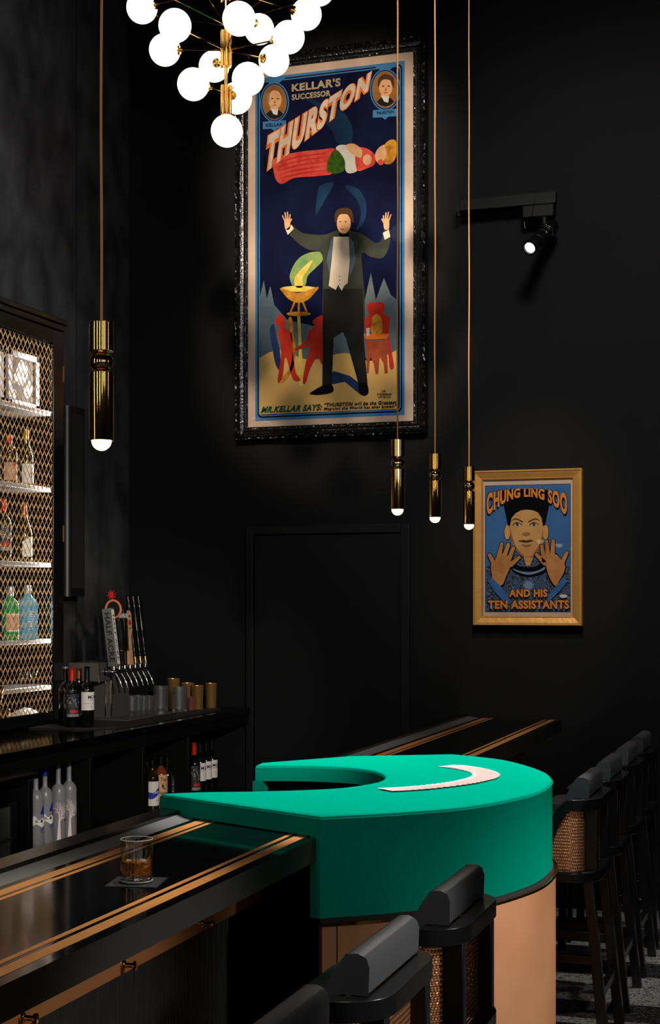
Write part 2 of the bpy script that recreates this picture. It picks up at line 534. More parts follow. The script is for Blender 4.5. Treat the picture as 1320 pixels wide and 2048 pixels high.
C = dict(paper=pm('paper', (196, 170, 150), (184, 156, 138), 5), blue=pm('blue', (66, 118, 164), (56, 106, 152), 5),
         navy=pm('navy', (10, 11, 38), (16, 22, 52), 4), black=pm('black', (14, 13, 16)), cream=pm('cream', (206, 186, 166)),
         orange=pm('orange', (222, 112, 40)), tan=pm('tan', (168, 148, 116)), skin=pm('skin', (206, 158, 118), (190, 138, 98), 20),
         brown=pm('brown', (120, 76, 40), (150, 98, 44), 9), hair=pm('hair', (74, 50, 32)), grey=pm('grey', (134, 120, 104), (120, 106, 90)),
         coat=pm('coat', (58, 60, 50), (44, 48, 42), 10), lapel=pm('lapel', (78, 92, 100)), trouser=pm('trouser', (26, 24, 24), (32, 32, 30), 10),
         vest=pm('vest', (210, 194, 172), (200, 180, 156), 8), red=pm('red', (176, 46, 42), (206, 84, 70), 16), deepred=pm('deepred', (178, 50, 34), (160, 34, 26), 14),
         green=pm('green', (60, 92, 24), (36, 62, 18), 30), white=pm('white', (206, 200, 190), (180, 174, 166), 16), gold=pm('gold', (196, 140, 44), (150, 86, 30), 24),
         smoke=pm('smoke', (134, 148, 74), (84, 122, 84), 12), flame=pm('flame', (214, 190, 92), (196, 160, 70), 20), wood=pm('wood', (156, 72, 44), (134, 56, 34), 14),
         mist=pm('mist', (70, 86, 100), (104, 108, 104), 6), ground=pm('ground', (202, 164, 96), (190, 148, 88), 3), shade=pm('shade', (36, 54, 92)),
         darkgreen=pm('darkgreen', (24, 72, 62)), teal=pm('teal', (24, 54, 78), (18, 24, 54), 5), letter=pm('letter', (218, 136, 58), (208, 124, 48), 8),
         sky=pm('sky', (64, 106, 156), (54, 92, 142), 4), sleeve=pm('sleeve', (64, 108, 166)), face=pm('face', (206, 156, 96), (180, 128, 76), 5), hand=pm('hand', (190, 132, 78), (164, 106, 58), 12),
         facedark=pm('facedark', (150, 102, 62)), steelblue=pm('steelblue', (120, 140, 170)))

# swirl pattern cloth for the portrait
sw = bpy.data.materials.new('print_swirl'); sw.use_nodes = True
nt = sw.node_tree; b = nt.nodes['Principled BSDF']; b.inputs['Roughness'].default_value = .6
tc = nt.nodes.new('ShaderNodeTexCoord'); nz = nt.nodes.new('ShaderNodeTexNoise'); nz.inputs['Scale'].default_value = 17; nz.inputs['Detail'].default_value = 1
nt.links.new(tc.outputs['Object'], nz.inputs['Vector'])
stp = mth('GREATER_THAN', mth('SINE', mth('MULTIPLY', nz.outputs[0], 75.0), 0), .25)
nt.links.new(mixc(stp, (20, 24, 34), (70, 96, 138)), b.inputs['Base Color'])

# --- tall magic-show poster
YP = YW - .03
fr = thing('framed_poster', 'tall vintage magic show poster in a carved black frame, hung high on the back wall', 'framed poster', (-2.95, YW, 4.0))
O = fr.location


def lay(k): return YP - .0006 * k


def PF(k):
    def P(px, py):
        x, z = on_y(px, py, YP); return (x, lay(k), z)
    return P


rect_frame(-3.583, -2.315, 2.785, 5.243, [(0, 0), (0, .045), (.006, .06), (.014, .055), (.02, .068), (.028, .05), (.034, .042), (.045, .036), (.052, .034),
           (.056, .04), (.06, .034), (.070, .026), (.074, .034), (.080, .038), (.084, .034), (.084, .026)], YW, M['carved'], 150, (2, 3, 4, 5, 12, 13), .006).build('frame', fr, O)
MB().box(-3.575, -2.325, YP + .001, YW, 2.795, 5.235, M['matte_black']).build('backing_board', fr, O)
pr = MB()


def RX(k, x0, x1, z0, z1, m): pr.add([(x0, lay(k), z0), (x1, lay(k), z0), (x1, lay(k), z1), (x0, lay(k), z1)], [(0, 1, 2, 3)], m)


def RR(k, x0, x1, z0, z1, r, m):
    pts = []
    for cx, cz, a0 in ((x1 - r, z1 - r, 0), (x0 + r, z1 - r, 90), (x0 + r, z0 + r, 180), (x1 - r, z0 + r, 270)):
        for i in range(7): a = R(a0 + 15 * i); pts.append((cx + r * cos(a), cz + r * sin(a)))
    pr.flat(pts, m, lambda a, b2: (a, lay(k), b2))


RX(0, -3.503, -2.403, 2.857, 5.153, C['paper'])
RX(1, -3.450, -2.457, 2.907, 5.103, C['blue'])
RR(2, -3.434, -2.473, 2.926, 5.086, .03, C['black'])
RR(3, -3.426, -2.481, 2.935, 5.078, .026, C['blue'])
RR(4, -3.418, -2.489, 2.944, 5.070, .022, C['navy'])
X0, X1 = -3.418, -2.489


def zz(py, px=660): return on_y(px, py, YP)[1]


# far mist, ground, soft teal veils
F5 = PF(5)
mist = [(519, 600), (528, 560), (534, 598), (541, 572), (549, 610), (575, 640), (640, 655), (700, 640), (722, 560), (730, 600), (742, 545), (752, 600), (768, 556), (782, 590), (794, 600), (795, 712), (519, 730)]
pr.flat(mist, C['mist'], F5)
pr.flat([(519, 716)] + sp2([(519, 716), (560, 700), (620, 720), (690, 706), (740, 722), (795, 700)], 5, False)[1:] + [(795, 818), (519, 829)], C['ground'], PF(6))
for pts in ([(660, 215), (690, 228), (706, 262), (698, 300), (676, 290), (664, 262), (648, 238)], [(600, 190), (640, 205), (668, 220), (640, 216)],
            [(690, 372), (716, 378), (732, 404), (730, 440), (712, 462), (722, 430), (714, 400)], [(640, 372), (668, 366), (650, 400), (632, 430), (634, 396)]):
    pr.flat(sp2(pts, 5), C['teal'], PF(5))
# plain stand-in figure of a stage performer in tails, arms raised
F7, F8, F9, F10, F11 = PF(7), PF(8), PF(9), PF(10), PF(11)
pr.flat([(640, 776), (668, 742), (700, 752), (735, 778), (722, 790), (690, 764), (660, 770)], C['shade'], F7)
pr.flat(sp2([(648, 470), (672, 462), (700, 462), (724, 468), (752, 486), (764, 478), (770, 456), (781, 462), (779, 492), (766, 516), (742, 514), (724, 508), (727, 560), (730, 600), (727, 678),
             (706, 672), (706, 590), (662, 590), (662, 676), (646, 676), (646, 560), (644, 508), (618, 500), (596, 486), (574, 462), (583, 450), (606, 466)], 4), C['coat'], F8)
pr.flat([(647, 578), (726, 578), (728, 680), (736, 772), (719, 774), (692, 676), (686, 664), (668, 676), (664, 776), (645, 778)], C['trouser'], F9)
for pts in ([(645, 772), (664, 770), (666, 784), (640, 790), (620, 788), (630, 780)], [(718, 768), (733, 766), (738, 784), (730, 792), (720, 786)]):
    pr.flat(sp2(pts, 4), C['black'], F10)
pr.flat([(668, 474), (698, 474), (700, 520), (696, 566), (689, 572), (684, 582), (677, 570), (672, 580), (658, 572), (664, 520)], C['vest'], F10)
pr.flat([(668, 472), (662, 482), (654, 520), (660, 552), (666, 520)], C['lapel'], F9)
pr.flat([(698, 472), (708, 484), (712, 520), (700, 556), (698, 520)], C['lapel'], F9)
for yb in (553, 561, 569): pr.flat(ellipse(680, yb, 1.3, 1.5, 8), C['grey'], F11)
pr.flat(ellipse(688, 447, 14, 21), C['skin'], F9)
pr.flat(sp2([(671, 446), (672, 424), (688, 416), (704, 422), (708, 446), (702, 440), (698, 430), (680, 430)], 4), C['hair'], F10)
pr.flat([(680, 464), (697, 464), (700, 478), (678, 478)], C['vest'], F8)
for xq in (681, 692): pr.flat(ellipse(xq, 444, 2.6, 1.2, 8), C['hair'], F10)
pr.flat(ellipse(685, 459, 4, 1.1, 8), C['deepred'], F10)
for hx, hy, sg in ((575, 446, -1), (773, 446, 1)):
    pr.flat(sp2([(hx - 5, hy - 6), (hx + 5, hy - 6), (hx + 5, hy + 12), (hx - 4, hy + 12)], 4), C['skin'], F9)
    for q, (dx, L) in enumerate(((-6, 15), (-2, 21), (2, 22), (6, 17))):
        ex = hx + dx * 1.3 - sg * -2
        pr.flat([(hx + dx * .7 - 1.5, hy - 3), (ex - 1.1, hy - L), (ex + 1.1, hy - L), (hx + dx * .7 + 1.5, hy - 3)], C['skin'], F10)
    pr.flat([(hx + sg * -4, hy + 4), (hx - sg * 10, hy - 7), (hx - sg * 8, hy - 9), (hx - sg * 2, hy)], C['skin'], F10)
pr.flat([(572, 460), (584, 450), (588, 458), (576, 470)], C['vest'], F9)
pr.flat([(766, 466), (778, 460), (781, 474), (770, 480)], C['vest'], F9)
# floating draped cloth roll with sash
pr.flat(sp2([(548, 346), (546, 322), (562, 312), (600, 304), (640, 300), (672, 300), (668, 344), (640, 352), (590, 356), (566, 368), (554, 362)], 5), C['red'], F7)
for a0 in range(5):
    pr.flat(sp2([(556, 326 + a0 * 8), (600, 312 + a0 * 8.6), (655, 306 + a0 * 8.6), (600, 315 + a0 * 8.6)], 4), C['deepred'], F8)
pr.flat(sp2([(668, 302), (678, 303), (690, 322), (688, 342), (670, 348), (655, 342), (657, 320)], 5), C['green'], F9)
pr.flat(sp2([(672, 298), (684, 290), (706, 296), (716, 318), (716, 340), (702, 347), (692, 342), (688, 318)], 5), C['white'], F8)
pr.flat(sp2([(712, 300), (730, 296), (748, 308), (750, 328), (732, 338), (714, 340)], 5), C['red'], F9)
pr.flat(sp2([(692, 292), (708, 288), (724, 300), (722, 316), (704, 308)], 5), C['skin'], F10)
pr.flat(ellipse(735, 320, 9, 11), C['skin'], F10)
pr.flat(sp2([(750, 312), (758, 296), (772, 290), (776, 306), (768, 322), (756, 326)], 5), C['skin'], F8)
pr.flat(sp2([(770, 290), (782, 280), (793, 284), (793, 312), (782, 328), (768, 326), (774, 308)], 5), C['gold'], F9)
pr.flat(ellipse(762, 325, 6, 6, 14), C['red'], F10)
pr.flat([(526, 312), (532, 310), (536, 330), (548, 338), (544, 352), (530, 346)], C['black'], F7)
# bowl on a stand with coloured smoke, red draped pedestals
pr.flat(sp2([(588, 574), (580, 552), (592, 524), (612, 508), (640, 504), (646, 520), (632, 536), (616, 552), (610, 572)], 6), C['smoke'], F7)
pr.flat(sp2([(592, 574), (590, 556), (606, 536), (626, 520), (616, 540), (606, 556), (606, 574)], 5), C['flame'], F8)
pr.flat(ellipse(598, 578, 37, 6), C['flame'], F8)
pr.flat(sp2([(562, 576), (598, 586), (636, 574), (630, 586), (616, 600), (598, 606), (580, 600), (568, 588)], 5), C['gold'], F9)
for xx in (590, 598, 606): pr.flat([(xx - 2, 604), (xx + 2, 604), (598 + (xx - 598) * 2 + 2, 624), (598 + (xx - 598) * 2 - 2, 624)], C['gold'], F8)
pr.flat(ellipse(598, 628, 24, 4.5), C['gold'], F9)
pr.flat([(595, 632), (601, 632), (604, 700), (608, 772), (598, 772), (598, 700)], C['flame'], F8)
pr.flat(sp2([(580, 634), (585, 640), (588, 670), (592, 700), (586, 738), (568, 764), (560, 762), (580, 736), (586, 702), (582, 670), (577, 644)], 4), C['gold'], F10)
for pts in ([(556, 632), (564, 630), (572, 642), (570, 654), (584, 668), (586, 700), (592, 744), (602, 760), (586, 758), (572, 714), (566, 752), (558, 766), (556, 758), (562, 718), (562, 690), (556, 668), (560, 654), (550, 646)],
            [(640, 632), (646, 634), (645, 656), (646, 690), (645, 730), (636, 714), (622, 736), (612, 766), (606, 764), (612, 726), (620, 694), (598, 700), (590, 698), (612, 682), (620, 660), (630, 654), (626, 642)]):
    pr.flat(sp2(pts, 4), C['deepred'], F10)
pr.flat(sp2([(548, 648), (554, 676), (560, 700), (562, 740), (552, 730), (544, 690), (540, 660)], 4), C['shade'], F7)
# side table with a gilt jar and red drapes
pr.flat(sp2([(726, 660), (726, 640), (738, 630), (734, 612), (744, 604), (752, 606), (762, 604), (770, 612), (768, 628), (780, 636), (778, 668), (786, 716), (788, 736), (780, 736), (776, 700), (770, 672)], 4), C['deepred'], F7)
pr.flat(sp2([(746, 634), (744, 644), (742, 662), (750, 670), (762, 668), (766, 650), (762, 634), (754, 628)], 5), C['gold'], F8)
pr.flat([(733, 656), (740, 656), (739, 672), (734, 672)], C['white'], F10)
pr.flat([(726, 668), (780, 668), (774, 678), (732, 679)], C['orange'], F9)
pr.flat([(732, 679), (752, 682), (774, 678), (776, 746), (770, 748), (768, 728), (760, 714), (757, 748), (752, 749), (748, 728), (741, 714), (738, 746), (734, 748)], C['wood'], F9)
# portrait medallions (plain busts)
for cx, cy, rx, ry, hairy in ((549.5, 205, 29, 40, 0), (771, 180, 31, 42, 1)):
    pr.flat([(cx - rx * .8, cy - ry - 6), (cx + rx * .8, cy - ry - 10), (cx, cy - ry + 8)], C['blue'], PF(5))
    pr.flat(ellipse(cx, cy, rx, ry, 36), C['blue'], PF(6)); pr.flat(ellipse(cx, cy, rx - 2.4, ry - 2.4, 36), C['black'], PF(7)); pr.flat(ellipse(cx, cy, rx - 4.2, ry - 4.2, 36), C['blue'], PF(8))
    pr.flat(ellipse(cx, cy, rx - 5.4, ry - 5.4, 36), C['brown'], PF(9))
    pr.flat([(cx - 17, cy + 24), (cx - 8, cy + 16), (cx + 10, cy + 16), (cx + 18, cy + 24), (cx + 10, cy + 31), (cx, cy + 34), (cx - 10, cy + 31)], C['trouser'], PF(10))
    pr.flat([(cx - 9, cy + 11), (cx + 8, cy + 12), (cx + 6, cy + 26), (cx - 2, cy + 24)], C['white'], PF(11))
    pr.flat(ellipse(cx + 1, cy - 5, 13.5, 19, 24), C['skin'], PF(12))
    if hairy: pr.flat(sp2([(cx - 14, cy - 4), (cx - 13, cy - 22), (cx, cy - 31), (cx + 16, cy - 24), (cx + 17, cy - 4), (cx + 13, cy - 10), (cx + 9, cy - 19), (cx - 6, cy - 19)], 4), C['hair'], PF(13))
    else: pr.flat(sp2([(cx - 13, cy + 2), (cx - 14, cy - 12), (cx - 10, cy - 18), (cx - 10, cy - 4)], 4), C['grey'], PF(13))
    for dx in (-5, 6): pr.flat(ellipse(cx + 1 + dx, cy - 7, 3, 1.3, 8), C['hair'], PF(13))
    pr.flat(ellipse(cx + 1, cy + 6, 4.2, 1, 8), C['wood'], PF(13)); pr.flat([(cx + 1, cy - 5), (cx + 3, cy + 2), (cx - 1, cy + 2)], C['brown'], PF(13))
    pr.flat([(cx - rx * .8, cy + ry - 1), (cx + rx * .8, cy + ry - 4), (cx + rx * .8, cy + ry + 11), (cx + 6, cy + ry + 12), (cx, cy + ry + 18), (cx - 6, cy + ry + 13), (cx - rx * .8, cy + ry + 14)], C['blue'], PF(10))
# lettering
q = quad_fn
FT, FO, FK = PF(16), PF(15), PF(14)
for bold, m, P in ((.13, C['orange'], FO), (.045, C['cream'], FT)):
    dd = 1.6 if bold > .05 else 0
    pr.text('THURSTON', m, q(P, (534 - dd, 272 - dd), (742 + dd, 143 - dd), (738 + dd, 183 + dd), (532 - dd, 350 + dd), .1), bold)
pr.text("KELLAR'S", C['tan'], q(FT, (584.5, 169), (682, 156), (682, 173.6), (584.5, 184.5)), .04)
pr.text('SUCCESSOR', C['tan'], q(FT, (584.5, 190), (662, 181), (662, 192.7), (584.5, 201.8)), .035)
pr.text('MR.KELLAR SAYS:', C['darkgreen'], q(FT, (526, 813.5), (645, 808), (645, 820.7), (524, 826.4), .25), .04)
pr.text('\u201cTHURSTON will be the Greatest', C['black'], q(FT, (649.4, 806.3), (794, 800.5), (794, 808.3), (649.4, 813.9), .2), .03)
pr.text('Magician the World has ever known\u201d', C['black'], q(FT, (648.9, 815), (794, 809), (794, 817.6), (648.9, 822.5), .2), .03)
for tx, x0, x1, y in (('THE', 764, 772, 781), ('STROBRIDGE', 755, 784, 787), ('LITHO CO', 758, 782, 792.5)):
    pr.text(tx, C['black'], q(FT, (x0, y), (x1, y - .4), (x1, y + 3.6), (x0, y + 4)), .03)
pr.text('KELLAR', C['navy'], q(FT, (533, 248.5), (566, 246.5), (566, 252.5), (533, 254.5)), .02)
pr.text('THURSTON', C['navy'], q(FT, (754, 224.5), (788, 221), (788, 227), (754, 230.5)), .02)
pr.build('poster_print', fr, O, recalc=False)
MB().box(-3.50, -2.405, YP - .0125, YP - .0115, 2.86, 5.15, M['pane']).build('glazing', fr, O)

# --- small portrait poster in a gold frame
f2 = thing('framed_poster', 'small blue and orange portrait poster in a wide gold frame, right of the hanging lamps', 'framed poster', (-1.69, YW, 2.07))
O2 = f2.location
rect_frame(-2.021, -1.357, 1.605, 2.546, [(0, 0), (0, .050), (.004, .057), (.010, .057), (.013, .051), (.018, .051), (.050, .040), (.053, .044), (.057, .041), (.060, .035), (.060, .026)], YW, M['gold_frame'], 3).build('frame', f2, O2)
MB().box(-2.01, -1.37, YP + .001, YW, 1.615, 2.536, M['matte_black']).build('backing_board', f2, O2)
pr = MB()
RX(0, -1.966, -1.414, 1.658, 2.491, C['paper'])
RX(1, -1.949, -1.428, 1.687, 2.456, C['black'])
RX(2, -1.946, -1.431, 1.690, 2.453, C['sky'])


def Q(k):                         # drawing coordinates 0..1320 x 0..1848 of the portrait sheet
    def P(a, b):
        x, z = on_y(960 + a / 6.6, 960 + b / 6.6, YP); return (x, lay(k), z)
    return P


pr.flat([(80, 1150), (130, 1130), (200, 1240), (420, 1130), (620, 1200), (860, 1120), (1080, 1240), (1150, 1140), (1193, 1150), (1196, 1735), (86, 1735)], sw, Q(3))
pr.flat(sp2([(440, 960), (520, 1010), (640, 1010), (760, 1000), (810, 930), (850, 1060), (800, 1170), (640, 1200), (480, 1150), (420, 1060)], 5), sw, Q(4))
pr.flat(sp2([(410, 1160), (470, 1120), (540, 1140), (660, 1150), (760, 1130), (830, 1080), (880, 1150), (850, 1230), (660, 1285), (480, 1240)], 5), C['black'], Q(5))
pr.flat(sp2([(430, 1168), (540, 1205), (660, 1215), (780, 1190), (860, 1140), (840, 1190), (660, 1250), (500, 1215)], 5), C['steelblue'], Q(6))
for k, g, m in ((7, 1.06, C['black']), (8, 1., C['face'])):
    for cx in (362, 868):
        pr.flat(ellipse(cx, 690, 38 * g + (g > 1) * 6, 98 * g, 20), m, Q(k))
    pr.flat([(560 - (g > 1) * 8, 960), (730 + (g > 1) * 8, 960), (660, 1130), (610, 1130)], m, Q(k))
    pr.flat(sp2([(396, 470), (480, 380), (620, 360), (760, 380), (838, 470), (838, 640), (826, 800), (770, 940), (690, 1010 * (1 if g == 1 else 1.008)), (600, 1012), (500, 960), (420, 820), (396, 640)], 5), m, Q(k + 1))
pr.flat(sp2([(400, 640), (430, 740), (470, 860), (540, 960), (600, 1008), (480, 940), (416, 820)], 5), C['facedark'], Q(10))
pr.flat(sp2([(836, 640), (812, 760), (770, 880), (700, 980), (690, 1008), (768, 940), (824, 800)], 5), C['facedark'], Q(10))
pr.flat([(280, 150), (330, 128), (620, 118), (900, 132), (950, 160), (862, 592), (830, 600), (815, 500), (770, 430), (700, 398), (620, 390), (540, 400), (470, 440), (420, 500), (400, 600), (372, 596)], C['black'], Q(11))
for sx_, ex in ((1, 495), (-1, 715)):
    pr.flat(sp2([(ex - 52, 592), (ex, 566), (ex + 52, 590), (ex, 612)], 5), C['white'], Q(12))
    pr.flat(ellipse(ex, 588, 20, 20, 14), C['hair'], Q(13))
    pr.flat(sp2([(ex - 60, 590), (ex - 10, 556), (ex + 58, 580), (ex + 52, 590), (ex, 566), (ex - 50, 596)], 4), C['hair'], Q(14))
    pr.flat(sp2([(ex - sx_ * 80, 540), (ex - sx_ * 20, 505), (ex + sx_ * 70, 545), (ex + sx_ * 66, 556), (ex - sx_ * 16, 516)], 4), C['hair'], Q(14))
pr.flat(sp2([(556, 712), (600, 690), (640, 690), (668, 710), (650, 726), (612, 738), (575, 726)], 5), C['facedark'], Q(12))
pr.flat(sp2([(508, 806), (580, 792), (612, 800), (650, 790), (712, 802), (640, 822), (580, 822)], 5), C['hair'], Q(12))
pr.flat(sp2([(550, 850), (612, 858), (680, 848), (640, 880), (590, 880)], 5), C['facedark'], Q(12))


def capsule(a, b, r0, r1):
    ang = atan2(b[1] - a[1], b[0] - a[0]); out = []
    for i in range(9): t = ang + pi / 2 + pi * i / 8; out.append((a[0] + r0 * cos(t), a[1] + r0 * sin(t)))
    for i in range(9): t = ang - pi / 2 + pi * i / 8; out.append((b[0] + r1 * cos(t), b[1] + r1 * sin(t)))
    return out


for k, g, m in ((15, 9, C['black']), (17, 0, C['hand'])):
    for fing, palm in (([((255, 1010), (292, 842)), ((320, 1020), (380, 852)), ((380, 1060), (446, 898)), ((410, 1120), (520, 1022)), ((190, 1110), (130, 990))],
                        [(200, 1060), (250, 980), (340, 980), (410, 1060), (400, 1150), (350, 1270), (290, 1390), (180, 1330), (160, 1240), (150, 1130)]),
                       ([((960, 1000), (970, 802)), ((900, 1010), (884, 812)), ((850, 1060), (820, 872)), ((860, 1100), (750, 984)), ((1080, 1110), (1150, 962))],
                        [(880, 1020), (950, 980), (1020, 990), (1080, 1060), (1130, 1140), (1100, 1240), (1060, 1310), (1000, 1400), (930, 1300), (880, 1160)])):
        cxp = sum(p[0] for p in palm) / len(palm); cyp = sum(p[1] for p in palm) / len(palm)
        for a, b2 in fing: pr.flat(capsule(a, b2, 31 + g, 22 + g), m, Q(k + 1 if g == 0 else k))
        pr.flat(sp2([(cxp + (x - cxp) * (1 + g / 90), cyp + (y - cyp) * (1 + g / 90)) for x, y in palm], 4), m, Q(k))
pr.flat([(110, 1330), (160, 1290), (280, 1400), (400, 1580), (400, 1640), (330, 1620), (180, 1450)], C['sleeve'], Q(19))
pr.flat([(1100, 1280), (1168, 1330), (1080, 1440), (960, 1560), (890, 1640), (880, 1580), (940, 1470), (1010, 1400)], C['sleeve'], Q(19))
pr.flat([(640 + (90 if i % 2 else 48) * cos(2 * pi * i / 24), 1390 + (80 if i % 2 else 44) * sin(2 * pi * i / 24)) for i in range(24)], C['steelblue'], Q(4))
pr.flat(ellipse(1106, 1533, 52, 24), C['white'], Q(20))


def arcfn(P, g=0):
    def fn(u, v):
        t = 2 * u - 1
        top = 105 + 72 * t * t - g; bot = 225 + 265 * t * t + g
        return P(95 - g + (1060 + 2 * g) * u, bot + (top - bot) * v)
    return fn


for bold, m, k, g in ((.085, C['black'], 21, 8), (.045, C['letter'], 22, 0)):
    pr.text('CHUNG LING SOO', m, arcfn(Q(k), g), bold)
    pr.text('AND HIS', m, q(Q(k), (390 - g, 1442 - g), (895 + g, 1442 - g), (895 + g, 1546 + g), (390 - g, 1546 + g)), bold)
    pr.text('TEN ASSISTANTS', m, q(Q(k), (110 - g, 1590 - g), (1180 + g, 1585 - g), (1182 + g, 1702 + g), (112 - g, 1702 + g)), bold)
pr.build('poster_print', f2, O2, recalc=False)
MB().box(-1.961, -1.418, YP - .0165, YP - .0155, 1.664, 2.485, M['pane']).build('glazing', f2, O2)


# ------------------------------------------------------------------ front bar and rear bar
def bar(name, label, dx, y0, ynear, yfar, cut, hooks, stripes):
    """cut: 'far' slants the far end along the felt table, 'near' slants the near end"""
    t = thing(name, label, 'bar counter', (-1.7 + dx, (y0 + yfar) / 2, 0)); o = t.location
    xo, xi = -1.393 + dx, -2.02 + dx

    def yl(x):                     # end of the counter against the felt table
        f = (x - xo) / (xi - xo)
        return (yfar + (.295 * f)) if cut == 'far' else (y0 - .50 * f)

    def slab(x0, x1, z0, z1, m, mb=None):
        mb = mb or MB()
        if cut == 'far': pts = [(x0, y0), (x1, y0), (x1, yl(x1)), (x0, yl(x0))]
        else: pts = [(x0, yl(x0)), (x1, yl(x1)), (x1, yfar), (x0, yfar)]
        return mb.prism(pts, z0, z1, m, side=M['fascia'] if m is M['gloss_black'] else None)
    slab(xi + .08, xo, 1.002, 1.07, M['gloss_black']).build('counter_top', t, o, bevel=.003)
    for a, b2 in stripes:
        slab(a + dx, b2 + dx, 1.0701, 1.0706, M['inlay']).build('inlay_stripe', t, o)
    # coved steel edge and raised back curb on the bartender's side
    cv = MB(); prof = [(xi + .142, 1.0702), (xi + .11, 1.0735), (xi + .09, 1.077), (xi + .08, 1.079)]
    n = len(prof)
    vs = []
    for x, z in prof: vs += [(x, y0 if cut == 'far' else yl(x), z), (x, yl(x) if cut == 'far' else yfar, z)]
    cv.add(vs, [(2 * i, 2 * i + 1, 2 * i + 3, 2 * i + 2) for i in range(n - 1)], M['steel'], True)
    cv.build('cove_trim', t, o)
    slab(xi, xi + .079, 1.0, 1.091, M['lacquer']).build('rear_curb', t, o, bevel=.003)
    slab(-1.66 + dx, -1.625 + dx, .12, 1.0, M['grain']).build('front_panel', t, o)
    slab(-1.625 + dx, -1.606 + dx, .855, .889, M['copper_band']).build('copper_band', t, o)
    slab(-1.95 + dx, -1.67 + dx, .1, .98, M['satin_black']).build('service_cabinet', t, o)
    slab(-1.9 + dx, -1.7 + dx, 0, .1, M['matte_black']).build('plinth', t, o)
    if cut == 'far': MB().prism([(-1.66, 4.175), (-1.39, 4.052), (-2.0, 4.336), (-2.0, 4.32), (-1.66, 4.165)], .02, 1.0, M['void_black']).build('end_panel', t, o)
    for hy in hooks:
        h = MB()
        h.lathe([(0, 0), (.011, 0), (.012, .003), (.011, .006), (.006, .008), (.006, .03), (.011, .031), (.012, .036), (0, .037)], M['polished_brass'], n=16,
                T=MX.Translation((-1.606 + dx, hy, .878)) @ MX.Rotation(pi / 2, 4, 'Y'))
        h.build('bag_hook', t, o)
    return t


ST = ((-1.462, -1.427), (-1.492, -1.477), (-1.854, -1.818), (-1.806, -1.791))
bar('front_bar', 'long glossy black bar counter with copper stripes in the foreground, carrying the whiskey glass', 0, 0.9, 0, 4.052, 'far', (1.80, 2.275, 2.75, 3.225, 3.70), ST)
bar('rear_bar', 'black bar counter with copper stripes running on behind the green table to the back wall', -.03, 5.80, 0, 8.46, 'near', (6.6, 7.1, 7.6), ST)

# ------------------------------------------------------------------ horseshoe felt table
ft = thing('felt_table', 'horseshoe table covered in green felt on a curved bronze base', 'table', (-1.35, 4.95, 0))
o = ft.location
arc = [(-1.379, 4.039), (-1.184, 4.195), (-1.012, 4.395), (-.902, 4.69), (-.878, 4.93), (-.905, 5.18), (-1.0, 5.43), (-1.19, 5.70), (-1.424, 5.836)]
arcs = [(p.x, p.y) for p in spline([(a, b2, 0) for a, b2 in arc], 8)]
inner = sp2([(-2.04, 5.215), (-1.9, 5.262), (-1.76, 5.272), (-1.645, 5.245), (-1.55, 5.17), (-1.478, 5.04), (-1.455, 4.92), (-1.468, 4.80), (-1.545, 4.645), (-1.74, 4.51), (-1.92, 4.425), (-2.03, 4.343)], 6, False)
top_poly = arcs + [(-1.80, 5.635), (-2.05, 5.29)] + inner


def rounded_cover(poly, z0, z1, r, m):
    """felt cover: wall, softly rounded shoulder and top, inset along the outline normals"""
    n = len(poly); mb = MB(); rings = []
    area2 = sum(poly[i][0] * poly[(i + 1) % n][1] - poly[(i + 1) % n][0] * poly[i][1] for i in range(n))
    sg = 1 if area2 > 0 else -1
    nr = []
    for i in range(n):
        a, b2, c2 = V(poly[i - 1]), V(poly[i]), V(poly[(i + 1) % n])
        d1_, d2_ = (b2 - a).normalized(), (c2 - b2).normalized()
        n1 = V((-d1_.y, d1_.x)) * sg; n2 = V((-d2_.y, d2_.x)) * sg
        k = n1 + n2
        k = k / max(.35, k.length_squared / 2) if k.length > .3 else n1
        nr.append(k)
    for ins, z in ((0, z0), (0, z1 - r), (r * .3, z1 - r * .3), (r, z1)):
        rings.append([(poly[i][0] + nr[i].x * ins, poly[i][1] + nr[i].y * ins, z) for i in range(n)])
    vs = [p for rg in rings for p in rg]
    fs = [(j * n + i, j * n + (i + 1) % n, (j + 1) * n + (i + 1) % n, (j + 1) * n + i) for j in range(3) for i in range(n)]
    mb.add(vs, fs, m)
    tri = tessellate_polygon([[V((p[0], p[1], 0)) for p in rings[-1]]])
    mb.add(rings[-1], [tuple(t) for t in tri], m)
    tri = tessellate_polygon([[V((p[0], p[1], 0)) for p in rings[0]]])
    mb.add(rings[0], [tuple(t) for t in tri], m)
    return mb


rounded_cover(top_poly, 1.073, 1.135, .012, M['felt']).build('felt_top', ft, o)
skirt = MB(); n = len(arcs)
inn2 = [(x - .05 * (1 if 0 < i < n - 1 else .2), y) for i, (x, y) in enumerate(arcs)]
skirt.prism(arcs + inn2[::-1], .838, 1.0735, M['felt'])
skirt.build('felt_skirt', ft, o)
sm = MB(); sm.tube([(x, y, 1.124) for x, y in arcs], .0016, M['felt'], 6)
sm.tube([(-2.018, 4.333, 1.128), (-1.379, 4.036, 1.126)], .0016, M['felt'], 6)
sm.build('seam_piping', ft, o)
MB().box(-2.05, -2.015, 5.215, 5.285, .99, 1.074, M['felt']).build('felt_flap', ft, o)


def offs(poly, d):
    out = []
    for i, p in enumerate(poly):
        a = V(poly[max(i - 1, 0)]); b2 = V(poly[min(i + 1, len(poly) - 1)])
        t = (b2 - a).normalized(); out.append((p[0] + t.y * d, p[1] - t.x * d))
    return out


